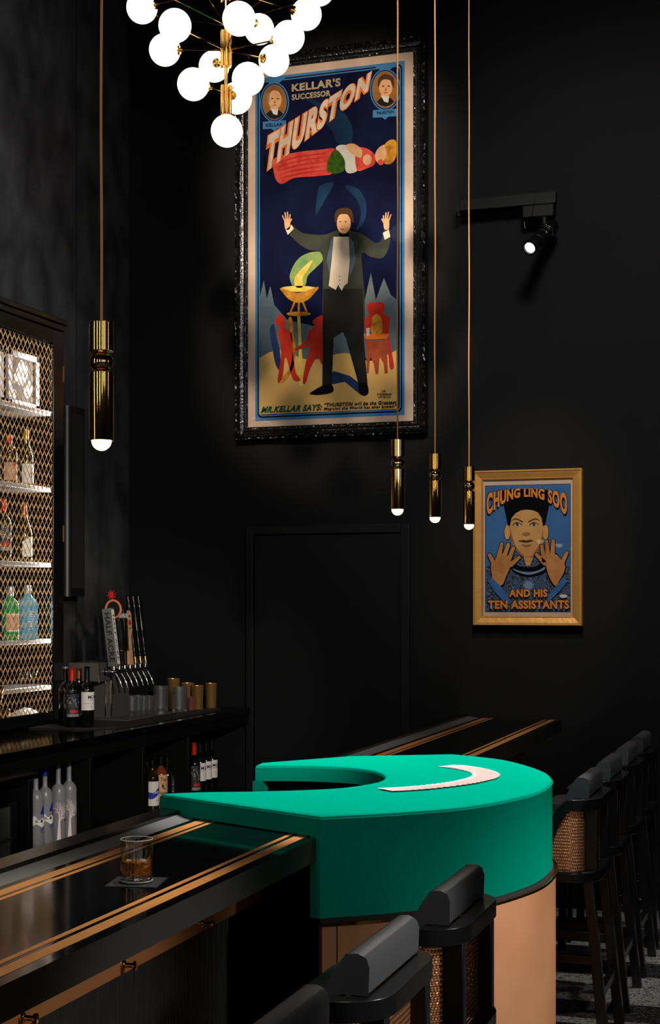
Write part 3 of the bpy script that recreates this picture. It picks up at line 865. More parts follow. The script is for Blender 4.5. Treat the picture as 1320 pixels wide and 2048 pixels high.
core = offs(arcs, -.02)
MB().prism(core + [(-1.80, 5.60), (-2.0, 5.30)] + [(x - .01, y + (.02 if y > 4.9 else -.02)) for x, y in inner[2:-2]] + [(-1.98, 4.36)], 0.02, .838, M['matte_black']).build('base_core', ft, o)
po = offs(arcs, .012); pi_ = offs(arcs, -.015)
rim_o, rim_i = offs(arcs, .020), offs(arcs, -.015)
MB().prism(rim_o + rim_i[::-1], .818, .826, M['polished_brass']).build('brass_rim', ft, o)
MB().prism(offs(arcs, .004) + rim_i[::-1], .826, .838, M['matte_black']).build('shadow_gap', ft, o)
L = [0]
for a, b2 in zip(arcs, arcs[1:]): L.append(L[-1] + hypot(b2[0] - a[0], b2[1] - a[1]))


def at_len(poly, s):
    for i in range(len(L) - 1):
        if s <= L[i + 1] + 1e-9:
            f = (s - L[i]) / (L[i + 1] - L[i]); return (poly[i][0] + (poly[i + 1][0] - poly[i][0]) * f, poly[i][1] + (poly[i + 1][1] - poly[i][1]) * f)
    return poly[-1]


cuts = [0, .048, 1.215, 2.10, L[-1]]
for s0, s1 in zip(cuts, cuts[1:]):
    s0 += .002; s1 -= .002; k = max(2, int((s1 - s0) / .03))
    ss = [s0 + (s1 - s0) * i / k for i in range(k + 1)]
    pb = MB(); A = [at_len(po, s) for s in ss]; B = [at_len(pi_, s) for s in ss]
    vs = [(x, y, z) for z in (.03, .818) for x, y in A] + [(x, y, z) for z in (.03, .818) for x, y in B]
    K = k + 1
    fs = [(i, i + 1, K + i + 1, K + i) for i in range(k)]
    pb.add(vs, fs, M['copper'], True)
    pb.add(vs, [(2 * K + i, 2 * K + i + 1, 3 * K + i + 1, 3 * K + i) for i in range(k)] + [(0, K, 3 * K, 2 * K), (k, K + k, 3 * K + k, 2 * K + k)] + [(K + i, K + i + 1, 3 * K + i + 1, 3 * K + i) for i in range(k)], M['copper'])
    pb.build('bronze_panel', ft, o)

# fan of playing cards: each card its own object
inn_f = spline([(-1.374, 4.689, 0), (-1.314, 4.742, 0), (-1.225, 4.868, 0), (-1.182, 4.997, 0), (-1.176, 5.106, 0), (-1.210, 5.205, 0), (-1.275, 5.282, 0), (-1.343, 5.335, 0)], 12)
out_f = spline([(-1.304, 4.632, 0), (-1.213, 4.730, 0), (-1.134, 4.885, 0), (-1.092, 5.035, 0), (-1.086, 5.150, 0), (-1.125, 5.275, 0), (-1.215, 5.385, 0), (-1.29, 5.432, 0)], 12)
cb = MB().box(-.044, .044, -.0315, .0315, 0, .0004, M['card_white'])
cb.add([(-.039, -.0265, .00045), (.039, -.0265, .00045), (.039, .0265, .00045), (-.039, .0265, .00045)], [(0, 1, 2, 3)], M['card_red'])
card0 = cb.build('playing_card')
NC = 44
for i in range(NC):
    f = i / (NC - 1) * (len(inn_f) - 1); j = min(int(f), len(inn_f) - 2); t = f - j
    a = inn_f[j].lerp(inn_f[j + 1], t); b2 = out_f[j].lerp(out_f[j + 1], t)
    c = card0 if i == 0 else card0.copy()
    if i: COL.objects.link(c)
    d = (b2 - a); ang = atan2(d.y, d.x)
    mid = a.lerp(b2, .5)
    c.location = (mid.x, mid.y, 1.1382)
    c.rotation_euler = (MX.Rotation(ang, 4, 'Z') @ MX.Rotation(R(-2.6), 4, 'X')).to_euler()
    if i == 0: tag(c, 'end card of the fanned red-backed pack, nearest the whiskey glass', 'playing card', 'cards fanned on the green felt')
    elif i == NC - 1: tag(c, 'last card at the far tip of the fanned red-backed pack on the felt', 'playing card', 'cards fanned on the green felt')
    else: tag(c, 'red-backed playing card in the middle of the fan spread on the green felt', 'playing card', 'cards fanned on the green felt')

# ------------------------------------------------------------------ whiskey glass on its napkin
gx, gy = -1.589, 3.268
npk = MB().box(-.063, .063, -.063, .063, 0, .0016, M['napkin']).build('cocktail_napkin')
npk.location = (gx, gy, 1.0703); npk.rotation_euler = (0, 0, R(12))
tag(npk, 'square black cocktail napkin under the whiskey glass on the bar', 'napkin')
g = thing('rocks_glass', 'faceted rocks glass standing on the black napkin on the front bar', 'glass', (gx, gy, 1.0722))
n = 10
MB().lathe([(0, 0), (.037, 0), (.0405, .003), (.0405, .104), (.0395, .106), (.0375, .104), (.0365, .020), (.034, .016), (0, .016)], M['clear'], n=n, smooth=False, caps=False).build('glass_body', g, bevel=.002)
MB().lathe([(0, .001), (.036, .001), (.039, .004), (.0385, .013), (.033, .0155), (0, .0155)], M['cut_glass'], n=n, smooth=False, caps=False).build('glass_base', g)
MB().tube([(.0388 * cos(2 * pi * i / 30), .0388 * sin(2 * pi * i / 30), .1045) for i in range(30)], .0011, M['rim'], 6, closed=True).tube([(.0385 * cos(2 * pi * i / 30), .0385 * sin(2 * pi * i / 30), .004) for i in range(30)], .0013, M['rim'], 6, closed=True).build('rim', g)  # milky rings at lip and foot paint the bright highlights
wsk = MB().lathe([(0, .0165), (.0335, .0165), (.0362, .0205), (.0367, .051), (0, .051)], M['whiskey'], n=n, smooth=False, caps=False).build('whiskey')
wsk.location = (gx, gy, 1.0722); tag(wsk, 'amber whiskey filling the lower half of the rocks glass', 'whiskey', kind='stuff')
ics = []
for (dx, dy, dz, rz, lb) in ((-.017, -.006, .040, 20, 'pale ice cube at the left side of the whiskey glass'), (.016, .006, .041, 50, 'clear ice cube at the right side of the whiskey glass')):
    ic = MB().box(-.011, .011, -.011, .011, -.011, .011, M['ice']).build('ice_cube', bevel=.003)
    ic.location = (gx + dx, gy + dy, 1.0722 + dz); ic.rotation_euler = (R(12), R(15), R(rz)); tag(ic, lb, 'ice cube', 'ice cubes in the whiskey')


# ------------------------------------------------------------------ bar stools
def wl(y): return .24


def make_stool():
    t = thing('bar_stool', '', 'bar stool', (0, 0, 0), 'black bar stools with bronze mesh backs')
    fr_ = M['stool_wood']
    rc = .09                        # plan radius of the back corners
    bx, hw = .228, .222             # centre line of the rails

    def upath(front, inset=0., k=12):
        pts = [(front, -hw + inset)]
        for i in range(k + 1):
            a = -pi / 2 + pi / 2 * i / k
            pts.append((bx - inset - rc + rc * cos(a), -hw + inset + rc + rc * sin(a)))
        return pts + [(x, -y) for x, y in pts[::-1]]

    def rail(path, w_, h_, m, mb=None):   # rectangular section swept along a 3-D path [(x, y, z)]
        mb = mb or MB(); N = len(path); vs = []
        for i, p in enumerate(path):
            a = V(path[max(i - 1, 0)]); b2 = V(path[min(i + 1, N - 1)]); d = (b2 - a)
            d2 = V((d.x, d.y, 0)); nx = V((d2.y, -d2.x, 0)).normalized() if d2.length > 1e-6 else V((0, -1, 0))
            up = nx.cross(d).normalized()
            if up.z < 0: up = -up
            wq, hq = (w_[i], h_[i]) if isinstance(w_, list) else (w_, h_)
            for sx_, sz in ((-1, -1), (1, -1), (1, 1), (-1, 1)):
                vs.append(V(p) + nx * (wq / 2 * sx_) + up * (hq / 2 * sz))
        fs = [(4 * i + k, 4 * i + (k + 1) % 4, 4 * i + 4 + (k + 1) % 4, 4 * i + 4 + k) for i in range(N - 1) for k in range(4)]
        fs += [(3, 2, 1, 0), tuple(4 * (N - 1) + k for k in range(4))]
        return mb.add(vs, fs, m)
    ARM = [(-.01, .715), (.03, .775), (.055, .83), (.082, .895), (.112, .94)]    # (x, z) of the sloping arm
    core_ = upath(.13)[1:-1]
    topp = [(x, -hw, z) for x, z in ARM] + [(x, y, .962) for x, y in core_] + [(x, hw, z) for x, z in ARM[::-1]]
    rail(topp, .044, .042, fr_).build('top_rail', t, bevel=.006)
    lowp = [(-.17, -hw, .68)] + [(x, y, .68) for x, y in core_] + [(-.17, hw, .68)]
    rail(lowp, .044, .042, fr_).build('seat_rail', t, bevel=.006)
    # upholstered back pad riding on the top rail
    prof = [(.207, .984), (.209, 1.04), (.203, 1.058), (.185, 1.066), (.160, 1.064), (.136, 1.03), (.105, .965), (.074, .895), (.082, .882), (.100, .915), (.128, .962), (.150, .984)]
    PX = MX(((1, 0, 0, 0), (0, 0, 1, 0), (0, 1, 0, 0), (0, 0, 0, 1)))
    MB().prism(prof, -.188, .188, M['leather'], PX).build('back_pad', t, bevel=.018, seg=4)
    # seat cushion
    def sq(x0, x1, hwid, r, k=5):
        out = []
        for cx, cy, a0 in ((x1 - r, hwid - r, 0), (x0 + r, hwid - r, 90), (x0 + r, -hwid + r, 180), (x1 - r, -hwid + r, 270)):
            for i in range(k + 1): a = R(a0 + 90 * i / k); out.append((cx + r * cos(a), cy + r * sin(a)))
        return out
    MB().prism(sq(-.19, .165, .183, .06), .70, .785, M['leather']).build('seat_cushion', t, bevel=.02, seg=3)
    # woven bronze mesh inside the frame: two families of thin diagonal ribbons
    inset = .022
    up = upath(-.02, inset, 9); LL = [0]
    for a, b2 in zip(up, up[1:]): LL.append(LL[-1] + hypot(b2[0] - a[0], b2[1] - a[1]))

    def pos(s):
        for i in range(len(LL) - 1):
            if s <= LL[i + 1]:
                f = (s - LL[i]) / (LL[i + 1] - LL[i]); d = (up[i + 1][0] - up[i][0], up[i + 1][1] - up[i][1]); q_ = hypot(*d)
                return up[i][0] + d[0] * f, up[i][1] + d[1] * f, d[1] / q_, -d[0] / q_
        return up[-1][0], up[-1][1], 0, 1

    def ztop(x):
        if x >= .112: return .945
        pr_ = None
        for (xa, za), (xb, zb) in zip(ARM, ARM[1:]):
            if xa <= x <= xb: return za + (zb - za) * (x - xa) / (xb - xa) - .012
        return .70
    mb = MB(); z0 = .70; pitch = .0085; hwid = .0020; st = .0062; T_ = LL[-1]
    for fam in (1, -1):
        c0 = -0.26
        while c0 < T_ + .26:
            zc = z0; j = 0; last = None
            while zc < .95:
                s = c0 + fam * (zc - z0) if fam == 1 else c0 + .25 - (zc - z0)
                if 0 < s < T_:
                    x, y, nx, ny = pos(s)
                    if zc < ztop(x):
                        off = .0011 * (1 if j % 2 else -1) * fam
                        tx, ty = -ny, nx
                        p0 = (x + nx * off - tx * hwid, y + ny * off - ty * hwid, zc + hwid * fam * .7); p1 = (x + nx * off + tx * hwid, y + ny * off + ty * hwid, zc - hwid * fam * .7)
                        if last: mb.add([last[0], last[1], p1, p0], [(0, 1, 2, 3)], M['weave'])
                        last = (p0, p1)
                    else: last = None
                else: last = None
                zc += st; j += 1
            c0 += pitch
    mb.build('woven_back', t, recalc=False)
    # posts, legs, stretchers
    for sy in (-1, 1):
        MB().box(.190, .238, sy * .158 - .017, sy * .158 + .017, .70, .945, fr_).build('back_post', t, bevel=.003)
        for top_, bot in (((.205, sy * .185), (.275, sy * .215)), ((-.15, sy * .2), (-.172, sy * .21))):
            q_ = .02; a, b2 = top_, bot
            vs = [(b2[0] + dx * q_, b2[1] + dy * q_, 0) for dx in (-1, 1) for dy in (-1, 1)] + [(a[0] + dx * q_, a[1] + dy * q_, .664) for dx in (-1, 1) for dy in (-1, 1)]
            MB().add(vs, [(0, 1, 3, 2), (4, 6, 7, 5), (0, 4, 5, 1), (2, 3, 7, 6), (0, 2, 6, 4), (1, 5, 7, 3)], fr_).build('leg', t, bevel=.003)
        MB().box(-.16, .235, sy * .205 - .011, sy * .207 + .011, .34, .375, fr_).build('stretcher', t, bevel=.003)
    MB().box(.236, .262, -.195, .195, .20, .24, fr_).build('stretcher', t, bevel=.003)
    MB().box(-.175, -.155, -.19, .19, .26, .30, fr_).build('footrest', t, bevel=.003)
    return t


stool0 = make_stool()
SG = 'black bar stools with bronze mesh backs'
rows = [(3.61, 'bar stool directly in front of the curved bronze base, nearest the green felt'),
        (2.95, 'second bar stool from the felt table in the foreground row along the front bar'),
        (2.33, 'nearest bar stool at the bottom edge of the picture, only its pad showing'),
        (5.975, 'bar stool just right of the felt table, its bronze mesh side in full view'),
        (6.59, 'second bar stool behind the felt table in the right-hand row'),
        (7.205, 'third bar stool of the right-hand row, half hidden by two nearer stools'),
        (7.80, 'farthest bar stool of the right-hand row, close to the back wall')]
for i, (y, lb) in enumerate(rows):
    if i == 0: stool0.location = (-1.05, y, 0); stool0['label'] = lb
    else: dup(stool0, (-1.05 if y < 5 else -1.073, y, 0), lb)

# ------------------------------------------------------------------ pendant lamps
def make_pendant():
    t = thing('pendant_lamp', '', 'pendant lamp', (0, 0, 0), 'brass pendant lamps hanging over the bar')
    r = .0318
    MB().lathe([(0, .262), (r - .001, .262), (r, .263), (r, .337), (r - .001, .338), (0, .338)], M['polished_brass'], n=40, smooth=False).build('upper_cylinder', t, bevel=None)
    MB().lathe([(.0, .206)] + [(.0315 * sin(a), .2345 - .0285 * cos(a)) for a in [pi * i / 18 for i in range(1, 18)]] + [(0, .263)], M['rose_brass'], n=36).build('ball', t)
    MB().lathe([(0, .255), (.013, .255), (.013, .2625), (0, .2625)], M['polished_brass'], n=20).lathe([(0, .205), (.013, .205), (.013, .213), (0, .213)], M['polished_brass'], n=20).build('neck', t)
    MB().lathe([(0, .027), (r + .0005, .027), (r + .0005, .029), (r, .030), (r, .205), (r - .001, .206), (0, .206)], M['polished_brass'], n=40).build('lower_cylinder', t)
    MB().lathe([(.0, .001)] + [(.0262 * sin(a), .0275 - .0265 * cos(a)) for a in [pi / 2 * i / 9 for i in range(1, 10)]] + [(0, .0275)], M['bulb'], n=28).build('bulb', t)
    pts = [(.0012 * sin(z * 7 + 1) * (1 if z > .5 else z / .5), .0012 * cos(z * 5) * (1 if z > .5 else z / .5), z + .336) for z in [i * .1 for i in range(0, 36)]]
    pts.append((pts[-1][0], pts[-1][1], ZC - 2.135 - .02))
    MB().tube(pts, .0036, M['cord'], 8).build('cord', t)
    MB().lathe([(0, 0), (.05, 0), (.05, .02), (0, .02)], M['polished_brass'], (0, 0, ZC - 2.135 - .02)).build('ceiling_rose', t)
    for o_ in t.children:
        if o_.name.startswith(('upper', 'lower')):
            for p in o_.data.polygons: p.use_smooth = True
            o_.data.set_sharp_from_angle(angle=R(38))
    return t


p0 = make_pendant()
for i, (px, y, lb) in enumerate(((-1.80, 3.492, 'large near brass pendant lamp hanging over the whiskey glass'), (-1.80, 6.343, 'brass pendant lamp in front of the lower right corner of the tall poster'),
                                 (-1.80, 7.014, 'middle brass pendant lamp of the row of three beside the tall poster'), (-1.80, 7.747, 'farthest brass pendant lamp, overlapping the left edge of the gold picture frame'))):
    if i == 0: p0.location = (px, y, 2.152); p0['label'] = lb
    else: dup(p0, (px, y, 2.137), lb)

# ------------------------------------------------------------------ globe chandelier
cx, cy = -2.685, 6.483
ch = thing('chandelier', 'brass chandelier with tiers of glowing white glass globes at the top of the picture', 'chandelier', (cx, cy, 3.9))
o = ch.location
MB().tube([(cx, cy, 4.13), (cx, cy, ZC)], .0085, M['polished_brass'], 12).build('stem', ch, o)
vx, vy = -_s, _c            # direction away from the camera
rx, ry = _c, _s             # direction to the picture's right


def collar(z0, z1, name):
    mb = MB()
    for k in range(6):
        a = pi / 3 * k
        mb.tube([(cx + .021 * cos(a), cy + .021 * sin(a), z0), (cx + .021 * cos(a), cy + .021 * sin(a), z1)], .0075, M['polished_brass'], 10)
    mb.build(name, ch, o)


collar(4.06, 4.20, 'tube_cluster'); collar(4.29, 4.46, 'tube_cluster'); collar(4.60, 4.78, 'tube_cluster')


def globe(x, y, z, ax, ay, az):
    R_ = .0755
    mb = MB(); mb.lathe([(0, -R_)] + [(R_ * sin(a), -R_ * cos(a)) for a in [pi * i / 20 for i in range(1, 20)]] + [(0, R_)], M['globe'], (x, y, z), 32, caps=False)
    gb = mb.build('globe', ch, o)
    d = V((ax - x, ay - y, az - z)).normalized()
    T = MX.Translation(V((x, y, z)) + d * (R_ - .006)) @ d.to_track_quat('Z', 'Y').to_matrix().to_4x4()
    MB().lathe([(0, 0), (.022, 0), (.023, .003), (.021, .008), (.008, .010), (.007, .022), (0, .022)], M['polished_brass'], n=20, T=T).build('globe_cap', gb, o)
    e = V((x, y, z)) + d * (R_ + .01)
    MB().tube([e, (ax, ay, az)], .0036, M['polished_brass'], 8).build('arm', ch, o)


globe(cx + .004, cy, 3.985, cx, cy, 4.15)
for a, rad, zg, za in [(285, .157, 4.205, 4.175), (45, .157, 4.205, 4.175), (165, .157, 4.205, 4.175)]:
    A = R(a); s_, c_ = rad * sin(A), rad * cos(A)
    x, y = cx + rx * s_ - vx * c_, cy + ry * s_ - vy * c_
    globe(x, y, zg - .012, cx + (x - cx) * .14, cy + (y - cy) * .14, za)
for a in (15, 75, 135, 195, 255, 315):
    A = R(a); s_, c_ = .31 * sin(A), .31 * cos(A)
    x, y = cx + rx * s_ - vx * c_, cy + ry * s_ - vy * c_
    globe(x, y, 4.400, cx + (x - cx) * .07, cy + (y - cy) * .07, 4.37)
for a in (82, 122, 162, 250, 300, 340, 20, 50):
    A = R(a); s_, c_ = .445 * sin(A), .445 * cos(A)
    x, y = cx + rx * s_ - vx * c_, cy + ry * s_ - vy * c_
    globe(x, y, 4.632, cx + (x - cx) * .05, cy + (y - cy) * .05, 4.66)
    MB().tube([(x, y, 4.60), (cx + (x - cx) * .03, cy + (y - cy) * .03, 4.49)], .0014, M['polished_brass'], 6).build('stay_wire', ch, o)

# ------------------------------------------------------------------ track spotlight on the back wall
tl = thing('track_spotlight', 'black track spotlight with a lit lens aimed into the room, high on the back wall', 'spotlight', (-1.6, YW, 4.1))
o = tl.location; K = M['void_black']
yr = 8.74
MB().box(-2.085, -1.50, yr - .02, yr + .02, 4.115, 4.185, K).box(-2.085, -1.50, yr - .012, yr + .012, 4.185, 4.192, M['matte_black']).build('rail', tl, o, bevel=.004)
MB().box(-2.105, -2.083, yr - .024, yr + .024, 4.108, 4.155, K).lathe([(0, 0), (.016, 0), (.016, .02), (0, .02)], K, (-2.095, yr, 4.088), 12).lathe([(0, 0), (.01, 0), (.01, .02), (0, .02)], K, (-2.06, yr, 4.19), 12).build('end_cap', tl, o)
for x in (-2.0, -1.56):
    MB().box(x - .02, x + .02, yr + .02, YW, 4.125, 4.175, K).build('wall_bracket', tl, o)
MB().box(-1.70, -1.51, yr - .035, yr + .035, 4.035, 4.113, K).build('driver_box', tl, o, bevel=.008)
MB().lathe([(0, 0), (.02, 0), (.02, .045), (0, .045)], K, (-1.57, yr - .01, 3.995), 16).build('swivel', tl, o)
hd = V((-1.53, 8.70, 3.965)); tip = V((-1.605, 8.44, 3.79)); d = (tip - hd)
ln = d.length; T = MX.Translation(hd) @ d.to_track_quat('Z', 'Y').to_matrix().to_4x4()
MB().lathe([(0, -.05), (.03, -.05), (.036, -.03), (.036, .04), (.042, .045), (.042, .075), (.037, .08), (.037, ln * .55), (.041, ln * .56), (.041, ln * .64), (.038, ln * .65), (.038, ln - .03), (.045, ln - .028), (.045, ln), (.034, ln), (.032, ln - .02), (0, ln - .02)], K, n=28, T=T).build('barrel', tl, o)
MB().lathe([(0, ln - .017), (.031, ln - .017), (.031, ln - .013), (0, ln - .010)], M['lens_glow'], n=24, T=T).build('lens', tl, o)
MB().lathe([(.040, .058), (.0435, .060), (.0435, .064), (.040, .066)], M['chrome'], n=24, T=T, caps=False).lathe([(.037, .12), (.0395, .122), (.0395, .125), (.037, .127)], M['chrome'], n=24, T=T, caps=False).build('trim_ring', tl, o)
kn = MB()
for q_, z in ((0, .06), (25, .13), (50, .1)):
    a = R(-20 + q_); p = V((.04 * cos(a), .04 * sin(a), z)); e = V((.064 * cos(a), .064 * sin(a), z))
    kn.tube([T @ p, T @ e], .004, M['chrome'], 8)
kn.build('focus_screw', tl, o)
MB().tube([(-1.53, yr - .03, 3.96), (-1.50, yr - .03, 4.0), (-1.49, yr - .02, 3.97), (-1.50, yr - .05, 3.93)], .008, K, 8).build('yoke', tl, o)
MB().tube(spline([(-1.62, yr - .037, 4.15), (-1.635, yr - .05, 4.06), (-1.66, yr - .06, 3.985), (-1.675, yr - .06, 3.97), (-1.68, yr - .06, 4.01)], 6), .0016, M['chrome'], 6).build('safety_cable', tl, o)

# ------------------------------------------------------------------ column loudspeaker on the left wall
sp = thing('column_speaker', 'tall narrow black loudspeaker column on the dark plaster wall', 'loudspeaker', (XL, 7.93, 1.78))
o = sp.location
poly = [(XL, 7.80), (XL, 8.02)] + [(XL + .09 + .035 * sin(R(a)), 8.02 - .035 + .035 * cos(R(a))) for a in range(0, 91, 15)] + [(XL + .09 + .035 * sin(R(a)), 7.80 + .035 + .035 * cos(R(a))) for a in range(90, 181, 15)]
MB().prism(poly, 1.78, 2.915, M['satin_black']).build('cabinet_body', sp, o, bevel=.004)
MB().box(XL + .1245, XL + .1275, 7.84, 7.98, 1.83, 2.87, M['matte_black']).build('grille', sp, o)


# ------------------------------------------------------------------ bottles
def wrap(r, face, w_ang, z0, z1, inv=1, flat=0):
    """maps the 0..1 label box on to the side of a round bottle"""
    def fn(u, v):
        a = face + w_ang * (u - .5); return ((r + flat) * cos(a), (r + flat) * sin(a), z0 + (z1 - z0) * v)
    return fn


def patch(mb, fn, m, nu=12, nv=1, u0=0, u1=1, v0=0, v1=1):
    vs = [fn(u0 + (u1 - u0) * i / nu, v0 + (v1 - v0) * j / nv) for j in range(nv + 1) for i in range(nu + 1)]
    mb.add(vs, [(j * (nu + 1) + i, j * (nu + 1) + i + 1, (j + 1) * (nu + 1) + i + 1, (j + 1) * (nu + 1) + i) for j in range(nv) for i in range(nu)], m, True)


BORD = lambda r, h: [(0, 0), (r * .9, 0), (r, .006), (r, h * .60), (r * .97, h * .64), (r * .75, h * .70), (r * .42, h * .735), (.0145, h * .78), (.0135, h * .97), (.0155, h * .975), (.0155, h * .995), (0, h)]
BURG = lambda r, h: [(0, 0), (r * .9, 0), (r, .006), (r, h * .46), (r * .95, h * .52), (r * .78, h * .60), (r * .52, h * .70), (.0155, h * .80), (.0145, h * .97), (.0165, h * .975), (.0165, h * .995), (0, h)]
SPIR = lambda r, h: [(0, 0), (r * .93, 0), (r, .006), (r, h * .60), (r * .96, h * .66), (r * .80, h * .715), (r * .5, h * .755), (.0175, h * .79), (.0155, h * .97), (.0175, h * .972), (.0175, h * .995), (0, h)]
DOME = lambda r, h: [(0, 0), (r * .93, 0), (r, .006), (r, h * .60), (r * .985, h * .63), (r * .92, h * .66), (r * .78, h * .69), (r * .58, h * .71), (r * .40, h * .722), (.0125, h * .745), (.0118, h * .85), (.0118, h * .96), (.0135, h * .965), (.0135, h * .995), (0, h)]
SHLD = lambda r, h: [(0, 0), (r * .94, 0), (r, .006), (r, h * .63), (r * .97, h * .68), (r * .75, h * .74), (.017, h * .79), (.0155, h * .86), (.017, h * .865), (.017, h * .995), (0, h)]


def bottle(name, label, loc, prof, r, h, glass, cap=None, capz=.80, labels=(), group=None, cat='bottle', n=28):
    t = thing(name, label, cat, loc, group)
    P = prof(r, h)
    MB().lathe(P, glass, n=n).build('bottle_body', t)
    if cap:
        def rad(z):
            for (ra, za), (rb, zb) in zip(P, P[1:]):
                if za <= z <= zb and zb > za: return ra + (rb - ra) * (z - za) / (zb - za)
            return .015
        zs = [capz * h + (h * .994 - capz * h) * i / 6 for i in range(7)]
        MB().lathe([(rad(z) + .0009, z) for z in zs] + [(0, h + .001)], cap, n=20, caps=False).build('capsule', t)
    for fn in labels: fn(t, r, h)
    return t


def paper(face, w, z0, z1, m, texts=(), extra=None, cutc=0):
    """label with printed lines; texts = (string, ink, u0, u1, v0, v1)"""
    def put(t, r, h):
        mb = MB(); fn = wrap(r, R(face), w / r, z0 * h, z1 * h, flat=.0006)
        if cutc:                     # clipped upper corner
            f0 = lambda u, v: fn(u, min(v, 1 - max(0, (cutc - u) / cutc) * .25))
            patch(mb, f0, m, 14, 4)
        else: patch(mb, fn, m)
        f2_ = wrap(r, R(face), w / r, z0 * h, z1 * h, flat=.0011)
        for s_, ink, u0, u1, v0, v1 in texts:
            if s_ == '-': patch(mb, f2_, ink, 8, 1, u0, u1, v0, v1)
            else: mb.text(s_, ink, lambda u, v: f2_(u0 + (u1 - u0) * u, v0 + (v1 - v0) * v), .02)
        if extra: extra(mb, f2_)
        mb.build('label', t, recalc=False)
    return put


# ------------------------------------------------------------------ back bar: worktop and open-fronted base
bb = thing('back_bar', 'black open-fronted back bar unit along the left wall holding the spirit bottles', 'bar cabinet', (-3.9, 6.9, 0))
o = bb.location
mb = MB().box(XL + .002, -3.53, 4.2, YW - .002, 0.06, .52, M['void_black'])
mb.build('base_box', bb, o)
MB().box(XL + .002, -3.52, 4.2, YW - .002, .52, .55, M['lacquer']).build('shelf', bb, o, bevel=.002)
MB().box(-4.05, -4.03, 4.2, YW - .002, .55, 1.02, M['void_black']).build('back_panel', bb, o)
MB().box(-3.56, -3.50, 4.2, YW - .002, .965, 1.03, M['void_black']).build('top_rail', bb, o, bevel=.002)
for y in (5.50, 6.109, 6.715, 7.326, 7.932):
    MB().box(-4.03, -3.505, y - .04, y, .55, .965, M['void_black']).build('divider', bb, o, bevel=.002)
bt = MB().box(XL + .002, -3.485, 4.2, YW - .002, 1.03, 1.07, M['gloss_black']).build('back_counter', origin=(-3.9, 6.5, 1.03), bevel=.003)
tag(bt, 'long glossy black worktop on the back bar under the bottle cabinet and tap tower', 'counter')
mt = MB().prism([(-4.03, 7.45), (-4.03, 6.98), (-3.76, 6.99), (-3.60, 7.15), (-3.56, 7.30), (-3.56, 8.50), (-3.64, 8.68), (-4.20, 8.68), (-4.20, 7.6)], 1.0705, 1.078, M['rubber']).build('bar_mat', origin=(-3.9, 7.8, 1.07))
tag(mt, 'black ribbed rubber bar mat under the tap tower and glasses', 'bar mat')

# undercounter fridge at the picture's left edge
fg = thing('undercounter_fridge', 'black undercounter fridge with a grey glass door at the left edge of the picture', 'fridge', (-3.5, 5.5, 0))
o = fg.location
MB().box(-3.48, -3.35, 4.9, 5.80, .05, .93, M['satin_black']).build('fridge_body', fg, o, bevel=.004)
MB().box(-3.48, -3.315, 4.88, 5.83, .965, .99, M['lacquer']).build('top_slab', fg, o, bevel=.003)
MB().box(-3.35, -3.335, 4.95, 5.62, .14, .865, M['steel']).build('door', fg, o, bevel=.003)
MB().tube([(-3.30, 5.05, .74), (-3.30, 5.56, .74)], .008, M['dark_steel'], 10).build('door_handle', fg, o)
MB().box(-3.35, -3.33, 5.62, 5.66, .12, .88, M['matte_black']).build('door_gasket', fg, o)

# vodka row
zf = .5502


def snowcap(mb, fn):
    patch(mb, lambda u, v: fn(.05 + .9 * u, .40 + .10 * sin(u * 9) * .4 + v * (.16 + .05 * sin(u * 13 + 1))), M['label_white'], 16, 1)
    patch(mb, lambda u, v: fn(.62 + .3 * u, .58 + v * .10), M['ink_blue'], 6, 1)
    patch(mb, lambda u, v: fn(.40 + .2 * u + .1 * v, .66 + v * .22 * (1 - abs(u - .5))), M['foil_blue'], 6, 1)
    patch(mb, lambda u, v: fn(.15 + .4 * u, .47 + v * .04 * (1 + sin(u * 9))), M['ink'], 8, 1)


GG = [paper(-14, .10, .10, .62, M['frost'], (('GREY', M['ink_blue'], .42, .80, .28, .36), ('-', M['ink'], .45, .62, .235, .242), ('VODKA', M['ink_blue'], .62, .82, .225, .25), ('-', M['ink'], .7, .74, .09, .11)), snowcap)]


def tree(mb, fn):
    rng = random.Random(5)

    def br(u, v, a, L_, w_, dep):
        u2, v2 = u + L_ * sin(a), v + L_ * cos(a) * .8
        px_, pv = cos(a) * w_, -sin(a) * w_
        mb.add([fn(u - px_, v - pv), fn(u + px_, v + pv), fn(u2 + px_ * .7, v2 + pv * .7), fn(u2 - px_ * .7, v2 - pv * .7)], [(0, 1, 2, 3)], M['blush'])
        if dep:
            for s_ in (-1, 1):
                br(u2, v2, a + s_ * rng.uniform(.25, .55) + .05, L_ * rng.uniform(.66, .84), w_ * .62, dep - 1)
            if dep > 2: br((u + u2) / 2, (v + v2) / 2, a + rng.choice((-1, 1)) * .8, L_ * .55, w_ * .5, dep - 2)
    patch(mb, lambda u, v: fn(.30 + (.07 - .025 * v) * (u - .5) * 2 * (1.3 - v * .6) + .02 * v, v * .46), M['blush'], 4, 6)
    br(.325, .44, -.15, .13, .020, 5); br(.325, .42, .55, .16, .018, 5); br(.33, .40, .95, .14, .012, 4)
    mb.text('BELVE', M['ink'], lambda u, v: fn(.56 + .30 * u, .40 + .055 * v), .02)


